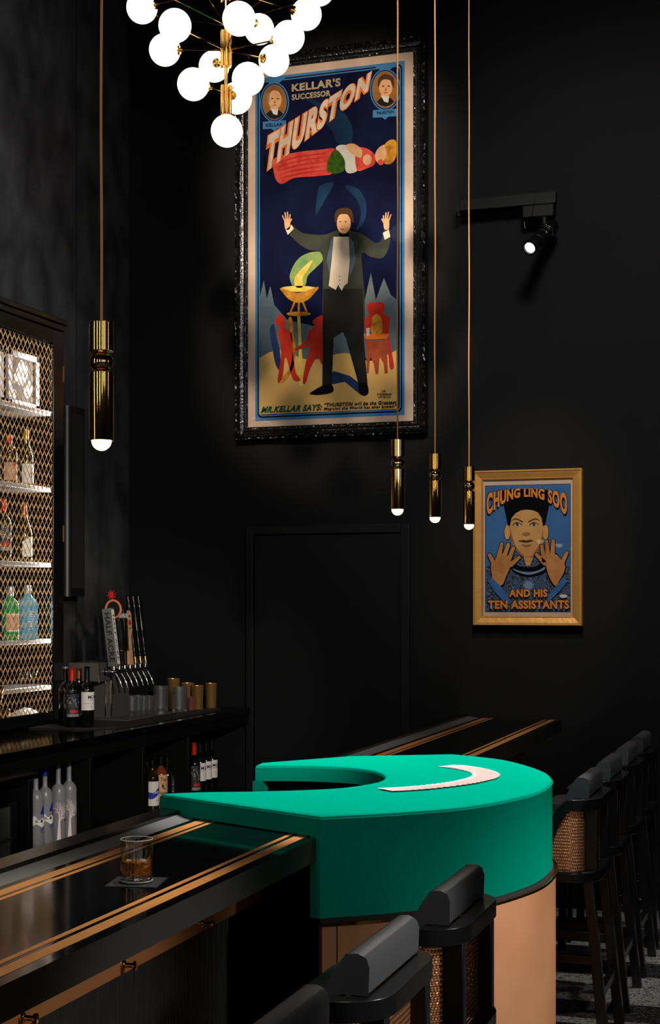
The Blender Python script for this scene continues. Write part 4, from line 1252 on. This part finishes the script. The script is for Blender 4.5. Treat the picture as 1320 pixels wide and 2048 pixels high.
TR = [lambda t, r, h: (lambda mb: (tree(mb, wrap(r, R(-22), .115 / r, .04 * h, .64 * h, flat=.0008)), mb.build('tree_print', t, recalc=False)))(MB())]
VG = 'frosted vodka bottles on the back bar shelf'
bottle('vodka_bottle', 'frosted vodka bottle with a snowy mountain print, leftmost in the row beside the fridge', (-3.60, 6.300, zf), DOME, .0385, .405, M['frost'], M['foil_blue'], .86, GG, VG)
bottle('vodka_bottle', 'frosted vodka bottle with a dark blue cap and grey lettering, second in the row', (-3.61, 6.405, zf), DOME, .0385, .405, M['frost'], M['foil_blue'], .86, GG, VG)
bottle('vodka_bottle', 'frosted vodka bottle with a white tree print, third from the fridge', (-3.60, 6.520, zf), DOME, .0385, .41, M['frost'], M['foil_copper'], .965, TR, VG)
bottle('vodka_bottle', 'frosted vodka bottle with a white tree print at the right end of the row', (-3.60, 6.630, zf), DOME, .0385, .41, M['frost'], M['foil_copper'], .965, TR, VG)
bottle('vodka_bottle', 'frosted vodka bottle in the second row, only its neck showing at the divider', (-3.72, 6.40, zf), DOME, .0385, .405, M['frost'], None, .86, (), VG)
# middle bay spirits
SGp = 'spirit bottles in the middle bay of the back bar'


def wave(mb, fn): patch(mb, lambda u, v: fn(u, .40 + .12 * sin(u * 4 + 4) + v * .26), M['ink_blue'], 12, 1)


bottle('spirit_bottle', 'clear spirit bottle with a white and blue wave label in the middle bay', (-3.62, 7.645, zf), SHLD, .038, .30, M['olive_glass'], M['foil_black'], .86,
       [paper(-30, .09, .14, .60, M['label_white'], (('DEEP', M['ink_white'], .30, .74, .50, .60), ('-', M['ink'], .5, .6, .2, .22), ('-', M['ink'], .7, .78, .16, .26)), wave)], SGp)
bottle('spirit_bottle', 'brown spirit bottle with a tan label and round seal beside the green felt', (-3.62, 7.758, zf), SHLD, .040, .31, M['brown_glass'], M['foil_black'], .82,
       [paper(-30, .10, .16, .66, M['label_tan'], (("Tito's", M['ink'], .26, .72, .76, .92), ('Handmade', M['ink'], .20, .78, .28, .40), ('-', M['ink'], .3, .6, .12, .14), ('-', M['ink'], .3, .6, .18, .20)),
              lambda mb, fn: mb.add([fn(.5 + .17 * cos(2 * pi * i / 20), .585 + .125 * sin(2 * pi * i / 20)) for i in range(20)], [tuple(range(20))], M['label_dark']))], SGp)
bottle('spirit_bottle', 'dark spirit bottle with white ornament at its edge, right end of the middle bay', (-3.62, 7.848, zf), BORD, .0385, .31, M['dark_glass'], M['foil_black'], .78,
       [paper(10, .05, .12, .62, M['label_dark'], tuple(('-', M['ink_white'], .15 + .1 * (i % 3), .55 + .1 * (i % 4), .1 + .09 * i, .13 + .09 * i) for i in range(9)))], SGp)
bottle('spirit_bottle', 'dark bottle with a dull red stopper standing behind the tan label bottle', (-3.75, 7.80, zf), SHLD, .037, .352, M['olive_glass'], M['foil_red'], .94, (), SGp)


def scrawl(mb, fn):
    rng = random.Random(11)
    for i in range(34):
        u, v = rng.uniform(.1, .85), rng.uniform(.42, .92); a = rng.uniform(0, 6.28)
        mb.add([fn(u + .06 * cos(a + k) * (1 if k < 2.5 else .6), v + .05 * sin(a + k) * (1 if k < 2.5 else .6)) for k in (0, 1.2, 2.4, 2.8, 1.4, .2)], [(0, 1, 4, 5), (1, 2, 3, 4)], M['ink_white'])
    patch(mb, lambda u, v: fn(.25 + .5 * u, .18 + .12 * v), M['ink_red'], 4, 1)
    for vv in (.03, .07, .11): patch(mb, lambda u, v: fn(.1 + .8 * u, vv + .012 * v), M['ink_white'], 6, 1)


MUR = lambda f: [paper(f, .10, .30, .62, M['label_white'], (('MUR', M['ink'], .30, .80, .62, .80), ('-', M['ink'], .3, .8, .55, .565), ('-', M['ink'], .45, .5, .3, .32), ('-', M['ink'], .6, .66, .2, .22)))]
WG = 'wine bottles in the right bay of the back bar'
bottle('wine_bottle', 'dark wine bottle with a red capsule, leftmost of four in the lower right bay', (-3.62, 8.235, .5502), BORD, .0375, .345, M['dark_glass'], M['foil_red'], .78, [paper(-30, .09, .16, .60, M['label_dark'], (), scrawl)], WG)
for y, lb in ((8.325, 'dark wine bottle with a white label next to the red-capsuled bottle in the lower bay'), (8.415, 'dark wine bottle with a white label, third from the left in the lower right bay'),
              (8.505, 'dark wine bottle with a white label at the right end of the lower right bay')):
    bottle('wine_bottle', lb, (-3.62, y, .5502), BORD, .0375, .345, M['dark_glass'], M['foil_black'], .80, MUR(-25), WG)

# wine on the counter beside the cabinet
CG = 'wine bottles on the counter beside the bottle cabinet'
zc_ = 1.0785
bottle('wine_bottle', 'dark bottle with a grey stopper and gold lettering, tucked against the bottle cabinet', (-3.924, 7.187, 1.0785), BORD, .036, .318, M['dark_glass'], M['steel'], .965,
       [paper(-40, .05, .06, .30, M['label_dark'], (('M', M['ink_gold'], .35, .65, .55, .85), ('MM', M['ink_gold'], .2, .7, .05, .35)))], CG)
bottle('wine_bottle', 'wine bottle with a bright red capsule and scrawled black label on the counter', (-3.828, 7.082, 1.0785), BORD, .0385, .318, M['dark_glass'], M['foil_red'], .78, [paper(-40, .10, .17, .56, M['label_dark'], (), scrawl)], CG)
bottle('wine_bottle', 'wine bottle with a copper capsule and a clipped white tag label on the counter', (-3.833, 7.17, 1.0785), BURG, .041, .312, M['dark_glass'], M['foil_copper'], .82,
       [paper(-42, .105, .10, .42, M['label_white'], (('ROU', M['ink'], .40, .80, .70, .80), ('I', M['ink'], .62, .70, .25, .58)), None, .35)], CG)
bottle('wine_bottle', 'wine bottle with a black capsule and cream label, nearest the tap tower', (-3.751, 7.108, 1.0785), BORD, .0385, .325, M['dark_glass'], M['foil_black'], .78,
       [paper(-36, .10, .28, .58, M['label_white'], (('MUR', M['ink'], .38, .92, .62, .82), ('-', M['ink'], .4, .9, .54, .555), ('-', M['ink'], .1, .9, .36, .37), ('-', M['ink'], .5, .56, .2, .23)))], CG)

# ------------------------------------------------------------------ beer tap tower
tt = thing('tap_tower', 'brushed steel T-shaped beer tap tower with seven tall handles on the back counter', 'beer tap', (-3.92, 7.75, 1.078))
o = tt.location
MB().box(-3.985, -3.87, 7.62, 7.86, 1.0785, 1.30, M['dark_steel']).build('column', tt, o, bevel=.004)
MB().box(-4.06, -3.865, 7.47, 8.10, 1.298, 1.405, M['dark_steel']).build('crossbar', tt, o, bevel=.004)
MB().box(-3.868, -3.862, 7.468, 7.476, 1.293, 1.409, M['chrome']).box(-3.90, -3.894, 7.612, 7.62, 1.08, 1.30, M['chrome']).box(-3.868, -3.862, 7.616, 7.624, 1.08, 1.30, M['chrome']).build('edge_trim', tt, o)
MB().box(-4.02, -3.70, 7.50, 8.15, 1.0782, 1.086, M['dark_steel']).build('drip_tray', tt, o, bevel=.003)
ys = [7.54 + .068 * i for i in range(7)]


def TT(y, lean=-.13, z=1.385, x=-3.805): return MX.Translation((x, y, z)) @ MX.Rotation(lean, 4, 'Y')


for i, y in enumerate(ys):
    f = MB(); XR = MX.Translation((-3.865, y, 1.352)) @ MX.Rotation(pi / 2, 4, 'Y')
    f.lathe([(0, 0), (.024, 0), (.024, .006), (.013, .009), (.013, .03), (.017, .034), (.017, .05), (.012, .058), (.012, .075), (0, .078)], M['chrome'], n=16, T=XR)
    f.tube(spline([(-3.80, y, 1.348), (-3.785, y, 1.325), (-3.77, y, 1.30), (-3.755, y, 1.262)], 4), [.010] * 5 + [.008] * 4 + [.0065] * 4, M['chrome'], 12)
    f.lathe([(0, 0), (.009, 0), (.011, .012), (.008, .02), (.008, .036), (0, .036)], M['chrome'], (-3.808, y, 1.355), 12)
    f.build('faucet', tt, o)
for i, y in enumerate(ys):
    if i == 0:
        h = MB().box(-.029, .029, -.018, .018, .0, .33, M['grey_print'], TT(y)).build('tap_handle', tt, o, bevel=.002)
        lt = MB(); T = TT(y)
        def side(u, v): return T @ V((-.013 + .026 * u, -.0266, .02 + .29 * v))
        lt.text('HALF ACRE', M['ink'], lambda u, v: T @ V((-.017 + .034 * v, -.0186, .025 + .28 * (1 - u))), .02)
        lt.add([T @ V(p) for p in ((.0295, -.016, .01), (.0295, .016, .01), (.0295, .016, .32), (.0295, -.016, .32))], [(0, 1, 2, 3)], M['label_white'])
        lt.text('HALF ACRE', M['ink'], lambda u, v: T @ V((.0302, -.009 + .018 * v, .03 + .26 * (1 - u))), .02)
        lt.build('lettering', h, o, recalc=False)
    elif i == 1:
        T = TT(y)
        h = MB().tube([T @ V((0, 0, 0)), T @ V((0, 0, .27))], [.011, .014], M['foil_black'], 12).build('tap_handle', tt, o)
        ring = MB().tube([T @ V((.047 * cos(a), .0, .325 + .05 * sin(a))) for a in [2 * pi * k / 28 for k in range(28)]], .0065, M['ring_orange'], 8, closed=True)
        ring.build('ring', h, o)
        pts = []
        for k in range(16):
            a = pi * k / 8 + .1; q_ = .030 if k % 2 == 0 else .013; pts.append((q_ * cos(a), .408 + q_ * sin(a)))
        st = MB(); tri = tessellate_polygon([[V((a, b2, 0)) for a, b2 in pts]])
        for dx in (-.004, .004): st.add([T @ V((a, dx, b2)) for a, b2 in pts], [tuple(t_) for t_ in tri], M['star_red'])
        N_ = len(pts); st.add([T @ V((a, dx, b2)) for dx in (-.004, .004) for a, b2 in pts], [(k, (k + 1) % N_, N_ + (k + 1) % N_, N_ + k) for k in range(N_)], M['star_red'])
        st.build('star', h, o)
    elif i == 2:
        T = TT(y, -.05)
        h = MB().tube([T @ V((0, 0, 0)), T @ V((0, 0, .09))], .012, M['foil_black'], 14).box(-.016, .016, -.020, .020, .09, .33, M['foil_black'], T).build('tap_handle', tt, o, bevel=.004)
        tr = MB()
        for a in ((-.021, -.017, .085, .262), (.017, .021, .085, .262)): tr.box(.013, .018, a[0], a[1], a[2], a[3], M['brass'], T)
        tr.box(-.018, .019, -.024, .024, .258, .264, M['brass'], T).box(-.018, .019, -.024, .024, .083, .089, M['brass'], T)
        tr.text('GUIN', M['ink_white'], lambda u, v: T @ V((-.016 + .033 * u, -.0206, .272 + .026 * v)), .03)
        tr.text('GUIN', M['ink_white'], lambda u, v: T @ V((.0166, -.018 + .036 * u, .272 + .026 * v)), .03)
        tr.build('trim', h, o, recalc=False)
    elif i == 3:
        T = TT(y, -.06); q_ = [(-.021, .0), (.021, 0), (.014, .13), (.010, .16), (.026, .20), (.024, .30), (.0, .315), (-.024, .30), (-.026, .20), (-.010, .16), (-.014, .13)]
        TZ = T @ MX(((0, 0, 1, 0), (1, 0, 0, 0), (0, 1, 0, 0), (0, 0, 0, 1)))
        h = MB().prism(q_, -.010, .010, M['tan_wood'], TZ).build('tap_handle', tt, o, bevel=.002)
        em = MB(); em.add([T @ V((.0105, .013 * cos(a) * (1 + .35 * (k % 2)), .243 + .015 * sin(a) * (1 + .35 * (k % 2)))) for k, a in enumerate([2 * pi * k / 14 for k in range(14)])], [tuple(range(14))], M['star_red'])
        em.box(.0102, .0108, -.014, .014, .208, .214, M['ink'], T).box(.0102, .0108, -.012, .012, .278, .285, M['ink'], T)
        em.build('emblem', h, o, recalc=False)
    else:
        T = TT(y)
        h = MB().lathe([(0, 0), (.009, 0), (.009, .045), (.012, .05), (.012, .06), (.008, .07), (.0085, .10), (.013, .14), (.0095, .17), (.0145, .19), (.0145, .205), (.012, .23), (.015, .33), (.0185, .345), (.012, .36), (.015, .375), (.010, .39), (.013, .405), (0, .412)], M['foil_black'], n=16, T=T).build('tap_handle', tt, o)
        MB().lathe([(.0095, .002), (.0115, .004), (.0115, .044), (.0095, .046)], M['brass'], n=14, T=T, caps=False).build('ferrule', h, o)

# ------------------------------------------------------------------ glassware and shakers on the mat
zm = 1.0785
TG = 'clear tumblers lined up beside the tap tower'
tb = thing('tumbler', '', 'glass', (0, 0, 0), TG)
MB().lathe([(0, 0), (.030, 0), (.033, .004), (.037, .092), (.036, .094), (.0345, .092), (.031, .012), (0, .010)], M['crystal'], n=14, smooth=False, caps=False).build('glass_body', tb)
k = 0
for row, (x, lb) in enumerate(((-3.93, 'clear tumbler in the front row of the glass block right of the tap tower'), (-4.01, 'clear tumbler in the back row of the glass block behind the front tumblers'))):
    for j in range(4):
        loc = (x, 8.02 + .076 * j + .02 * row, zm + .009 * (0 if x < -4.02 else 0) + (.0085 if 8.02 + .076 * j < 8.16 else 0))
        if k == 0: tb.location = loc; tb['label'] = lb
        else: dup(tb, loc, lb, TG)
        k += 1


def crystal(r, h, n=18):
    mb = MB(); vs = []; fs = []; rows_ = 12
    for j in range(rows_ + 1):
        for i in range(n):
            a = 2 * pi * (i + .5 * (j % 2)) / n; z = .006 + (h * .62) * j / rows_
            q_ = r * (1.0 if (i + j) % 2 else .955); vs.append((q_ * cos(a), q_ * sin(a), z))
    for j in range(rows_):
        for i in range(n):
            i2 = (i + 1) % n
            if j % 2: fs += [(j * n + i, j * n + i2, (j + 1) * n + i2), (j * n + i, (j + 1) * n + i2, (j + 1) * n + i)]
            else: fs += [(j * n + i, j * n + i2, (j + 1) * n + i), (j * n + i2, (j + 1) * n + i2, (j + 1) * n + i)]
    mb.add(vs, fs, M['crystal'])
    mb.lathe([(0, 0), (r * .96, 0), (r, .006)], M['crystal'], n=n, smooth=False, caps=False)
    mb.lathe([(r * .97, h * .62 + .006), (r * .98, h), (r * .93, h), (r * .90, .02), (0, .018)], M['crystal'], n=n, caps=False)
    return mb


for (x, y, lb) in ((-3.865, 8.285, 'cut crystal mixing glass standing left of the gold shakers'), (-3.725, 8.255, 'cut crystal mixing glass standing in front of the gold shakers')):
    t = thing('mixing_glass', lb, 'mixing glass', (x, y, zm), 'cut crystal mixing glasses')
    crystal(.048, .152).build('glass_body', t, recalc=False)


def shaker(x, y, r0, r1, h, lb, m):
    mb = MB().lathe([(0, 0), (r0 - .003, 0), (r0, .004), (r1, h - .003), (r1 + .0012, h - .0015), (r1, h), (r1 - .002, h - .001), (r0 - .004, .01), (0, .008)], m, n=32, caps=False)
    s_ = mb.build('cocktail_shaker'); s_.location = (x, y, zm); tag(s_, lb, 'cocktail shaker', 'gold cocktail shakers on the back counter')


gm = mat('shaker_gold', (248, 190, 108), .3, metal=.85)
shaker(-3.86, 8.46, .034, .041, .190, 'tallest gold shaker tin, behind the right mixing glass', gm)
shaker(-3.78, 8.50, .034, .040, .162, 'gold shaker tin partly hidden behind the right mixing glass', gm)
shaker(-3.70, 8.47, .033, .038, .148, 'gold shaker tin second from the right end of the counter', gm)
shaker(-3.665, 8.60, .034, .0385, .156, 'gold shaker tin at the right end of the back counter', gm)
jg = MB().lathe([(0, 0), (.019, 0), (.021, .003), (.021, .084), (.019, .084), (.018, .005), (0, .005)], mat('rose_glass', (226, 140, 132), .05, trans=.8, ior=1.45), n=8, smooth=False, caps=False).build('jigger')
jg.location = (-3.70, 8.37, zm); tag(jg, 'small rose tinted jigger glass between mixing glass and gold shaker', 'jigger')

# ------------------------------------------------------------------ bottle cabinet with the gold mesh door
cb = thing('bottle_cabinet', 'tall black bottle cabinet with a gold expanded mesh door, lit from inside', 'cabinet', (-4.2, 6.8, 1.07))
o = cb.location
y0, y1, xf = 5.95, 7.42, -4.062
B = M['lacquer']
cas = MB().box(XL + .002, xf - .022, y1 - .035, y1, 1.071, 3.27, B).box(XL + .002, xf - .022, y0, y0 + .03, 1.071, 3.27, B).box(XL + .002, xf - .022, y0, y1, 3.20, 3.27, B).box(XL + .002, xf - .022, y0, y1, 1.071, 1.105, B)
cas.build('carcass', cb, o, bevel=.002)
MB().box(XL + .002, XL + .012, y0 + .03, y1 - .035, 1.105, 3.20, M['gloss_black']).build('back_panel', cb, o)
MB().box(XL + .002, xf + .01, y0 - .01, y1 + .005, 3.27, 3.305, B).box(XL + .002, xf + .022, y0 - .02, y1 + .012, 3.305, 3.335, B).build('cornice', cb, o, bevel=.004)
dr = MB().box(xf - .02, xf, y1 - .115, y1, 1.075, 3.268, B).box(xf - .02, xf, y0, y0 + .09, 1.075, 3.268, B).box(xf - .02, xf, y0 + .09, y1 - .115, 1.075, 1.142, B).box(xf - .02, xf, y0 + .09, y1 - .115, 3.193, 3.268, B)
dr = dr.build('door', cb, o, bevel=.003)
mm = MB(); W_, H_, wd, th = .0455, .0588, .0019, .0030
ya, yb, za, zb = y0 + .085, y1 - .11, 1.140, 3.196
nz_ = int((zb - za) / H_) + 1; ny_ = int((yb - ya) / W_) + 1


def strand(a, b2):
    if max(a[0], b2[0]) > yb or min(a[0], b2[0]) < ya or max(a[1], b2[1]) > zb or min(a[1], b2[1]) < za: return
    d = V((b2[0] - a[0], b2[1] - a[1])).normalized(); nx = V((-d.y, d.x)) * wd / 2
    xs = (xf - .012, xf - .012 + th)
    vs = []
    for p in (a, b2):
        for sx_, xx in ((-1, xs[0]), (1, xs[0]), (1, xs[1]), (-1, xs[1])): vs.append((xx + (.002 if sx_ > 0 else 0), p[0] + nx.x * sx_, p[1] + nx.y * sx_))
    mm.add(vs, [(k_, (k_ + 1) % 4, 4 + (k_ + 1) % 4, 4 + k_) for k_ in range(4)], M['mesh_gold'])


for j in range(-1, nz_ + 1):
    for i in range(-1, ny_ + 1):
        yq, zq = yb - i * W_, za + j * H_
        # long slender diamonds drawn as four gently bent strands
        for s1 in (-1, 1):
            for s2 in (-1, 1):
                p_a = (yq, zq + s2 * H_ * .5); p_b = (yq + s1 * W_ * .25, zq + s2 * H_ * .27); p_c = (yq + s1 * W_ * .5, zq)
                if s2 == 1 or s2 == -1:
                    strand(p_a, p_b); strand(p_b, p_c)
mm.build('mesh_panel', dr, o, recalc=False)
for z in (1.27, 2.13, 3.03): MB().box(xf - .002, xf + .003, y1 - .006, y1 + .003, z - .04, z + .05, M['copper_band']).build('hinge', dr, o)
for z in (2.815, 2.388, 1.967, 1.543, 1.284):
    MB().box(XL + .012, -4.10, y0 + .03, y1 - .036, z - .024, z, M['alu']).build('shelf', cb, o, bevel=.002)
MB().box(-4.094, -4.086, y1 - .045, y1 - .036, 1.12, 3.19, M['alu']).build('light_channel', cb, o)

# things on the cabinet shelves
S1, S2, S3, S4, S5, S6 = 2.8152, 2.3882, 1.9672, 1.5432, 1.2842, 1.1055


def picture(y0_, y1_, lb):
    t = thing('framed_picture', lb, 'framed picture', (-4.17, (y0_ + y1_) / 2, S1), 'silver framed pictures on the top cabinet shelf')
    o_ = t.location; xx = -4.165
    mb = MB()
    for a in ((y0_, y0_ + .038, S1, S1 + .30), (y1_ - .038, y1_, S1, S1 + .30), (y0_, y1_, S1, S1 + .032), (y0_, y1_, S1 + .268, S1 + .30)):
        mb.box(xx - .012, xx + .010, a[0], a[1], a[2], a[3], M['silver'])
    mb.build('frame', t, o_, bevel=.003)
    pt = MB().box(xx - .012, xx - .004, y0_ + .03, y1_ - .03, S1 + .025, S1 + .275, M['brown_print'])
    w_ = y1_ - y0_

    def fl(k_): return lambda a, b2: (xx - .0036 + .0003 * k_, y0_ + w_ * a, S1 + .30 * b2)
    pt.flat(sp2([(.28, .62), (.42, .85), (.55, .86), (.68, .72), (.66, .60), (.52, .42), (.40, .40), (.34, .46), (.24, .42), (.22, .55)], 5), M['cloth_white'], fl(0))
    pt.flat(sp2([(.55, .36), (.64, .42), (.70, .52), (.76, .50), (.74, .42), (.84, .46), (.80, .34), (.72, .22), (.62, .20), (.55, .28)], 5), M['cloth_white'], fl(0))
    pt.flat(sp2([(.20, .30), (.30, .28), (.28, .14), (.18, .16)], 5), M['cloth_white'], fl(0))
    for q_ in ((.46, .60), (.56, .58), (.50, .50), (.62, .30)): pt.flat(ellipse(q_[0], q_[1], .022, .022, 8), M['brown_print'], fl(1))
    pt.build('picture_print', t, o_, recalc=False)


picture(6.985, 7.315, 'silver framed sepia picture of white shapes on the top cabinet shelf')
picture(6.585, 6.935, 'silver framed picture at the left edge of the top cabinet shelf, mostly cut off')
KG = 'bottles in the mesh-fronted cabinet'
bottle('wine_bottle', 'white wine bottle with gold foil and pale label on the second cabinet shelf', (-4.155, 7.165, S2), BURG, .041, .312, M['olive_glass'], M['foil_gold'], .80,
       [paper(-25, .095, .03, .38, M['label_white'], (('-', M['grey_print'], .55, .62, .3, .75),))], KG)
bottle('spirit_bottle', 'pinkish spirit bottle with a red stopper on the second cabinet shelf', (-4.155, 6.985, S2), SHLD, .044, .262, M['rose_glass'], M['foil_red'], .82,
       [paper(-30, .10, .06, .42, M['label_rose'], (('ORI', M['ink_red'], .42, .75, .82, .96),))], KG)
bottle('sparkling_bottle', 'champagne-shaped bottle with copper foil on the middle cabinet shelf', (-4.155, 7.145, S3), BURG, .044, .33, M['olive_glass'], M['foil_copper'], .74,
       [paper(-20, .08, .09, .42, M['label_white'], (), None, .5)], KG)
bottle('wine_bottle', 'red-capsuled dark bottle at the left edge of the middle cabinet shelf', (-4.155, 6.93, S3), BORD, .041, .335, M['dark_glass'], M['foil_red'], .80,
       [paper(-30, .10, .16, .62, M['label_dark'], (), scrawl)], KG)
bottle('gin_bottle', 'bright blue square-shouldered gin bottle on the fourth cabinet shelf', (-4.15, 7.175, S4), lambda r, h: [(0, 0), (r, 0), (r, .006), (r, h * .66), (r * .96, h * .69), (r * .45, h * .79), (.019, h * .84), (.018, h * .995), (0, h)], .056, .30, M['blue_glass'], M['silver'], .86,
       [paper(-35, .06, .15, .55, M['blue_glass'], tuple(('-', M['ink_white'], .2 + .08 * (i % 3), .6 + .1 * (i % 3), .1 + .11 * i, .14 + .11 * i) for i in range(8)))], KG, n=8)
bottle('gin_bottle', 'second blue gin bottle behind the green bottle on the fourth cabinet shelf', (-4.24, 7.13, S4), SHLD, .05, .29, M['blue_glass'], M['silver'], .86, (), KG, n=8)
bottle('gin_bottle', 'green gin bottle with a cream label on the fourth cabinet shelf', (-4.145, 6.985, S4), SHLD, .045, .29, M['green_glass'], M['silver'], .82,
       [paper(-28, .10, .16, .50, M['label_rose'], (('-', M['label_white'], .1, .9, .9, .98), ('-', M['label_white'], .1, .9, .02, .1)))], KG)
for y, lb in ((7.13, 'small stemmed glass on the fifth cabinet shelf, left one'), (7.235, 'small stemmed glass with a golden gleam on the fifth cabinet shelf, right one')):
    t = thing('cordial_glass', lb, 'glass', (-4.15, y, S5), 'small glasses on the fifth cabinet shelf')
    MB().lathe([(0, 0), (.022, 0), (.022, .002), (.004, .006), (.004, .03), (.018, .05), (.026, .085), (.025, .085), (.016, .051), (0, .036)], M['clear'], n=20, caps=False).build('glass_body', t)
vs_ = MB().lathe([(0, 0), (.018, 0), (.017, .02), (.022, .17), (.027, .20), (.029, .203), (.027, .202), (0, .15)], M['brass'], T=MX.Rotation(R(4), 4, 'Y') @ MX.Rotation(R(-3), 4, 'X'), n=20).build('brass_vase')
vs_.location = (-4.115, 6.785, S6); tag(vs_, 'slim brass vase leaning at the left of the lower cabinet shelves', 'vase')
bw = MB(); rng = random.Random(2)
for i in range(9):
    a0 = rng.uniform(0, 6.28); pts = [(.075 * cos(a0 + q_) * (1 - .02 * q_), .10 * sin(a0 + q_), .02 + .02 * sin(q_ * 2 + i) + .004 * i) for q_ in [k_ * .3 for k_ in range(14)]]
    bw.tube(pts, .0028, M['brass'], 6)
bwo = bw.build('wire_basket'); bwo.location = (-4.19, 6.90, S6); tag(bwo, 'tangled gold wire basket on the floor of the bottle cabinet', 'basket')
cl = MB(); N_ = 14; vs = []; rng = random.Random(9)
for i in range(N_ + 1):
    for j in range(N_ + 1):
        u, v = i / N_, j / N_; e = sin(pi * u) * sin(pi * v)
        vs.append((-.07 + .14 * u, -.17 + .34 * v, .004 + .05 * e + .012 * rng.random() * e))
cl.add(vs, [(i * (N_ + 1) + j, i * (N_ + 1) + j + 1, (i + 1) * (N_ + 1) + j + 1, (i + 1) * (N_ + 1) + j) for i in range(N_) for j in range(N_)], M['cloth_white'])
clo = cl.build('bar_cloth'); clo.location = (-4.17, 7.17, S6); tag(clo, 'crumpled white cloth on the floor of the bottle cabinet', 'cloth')
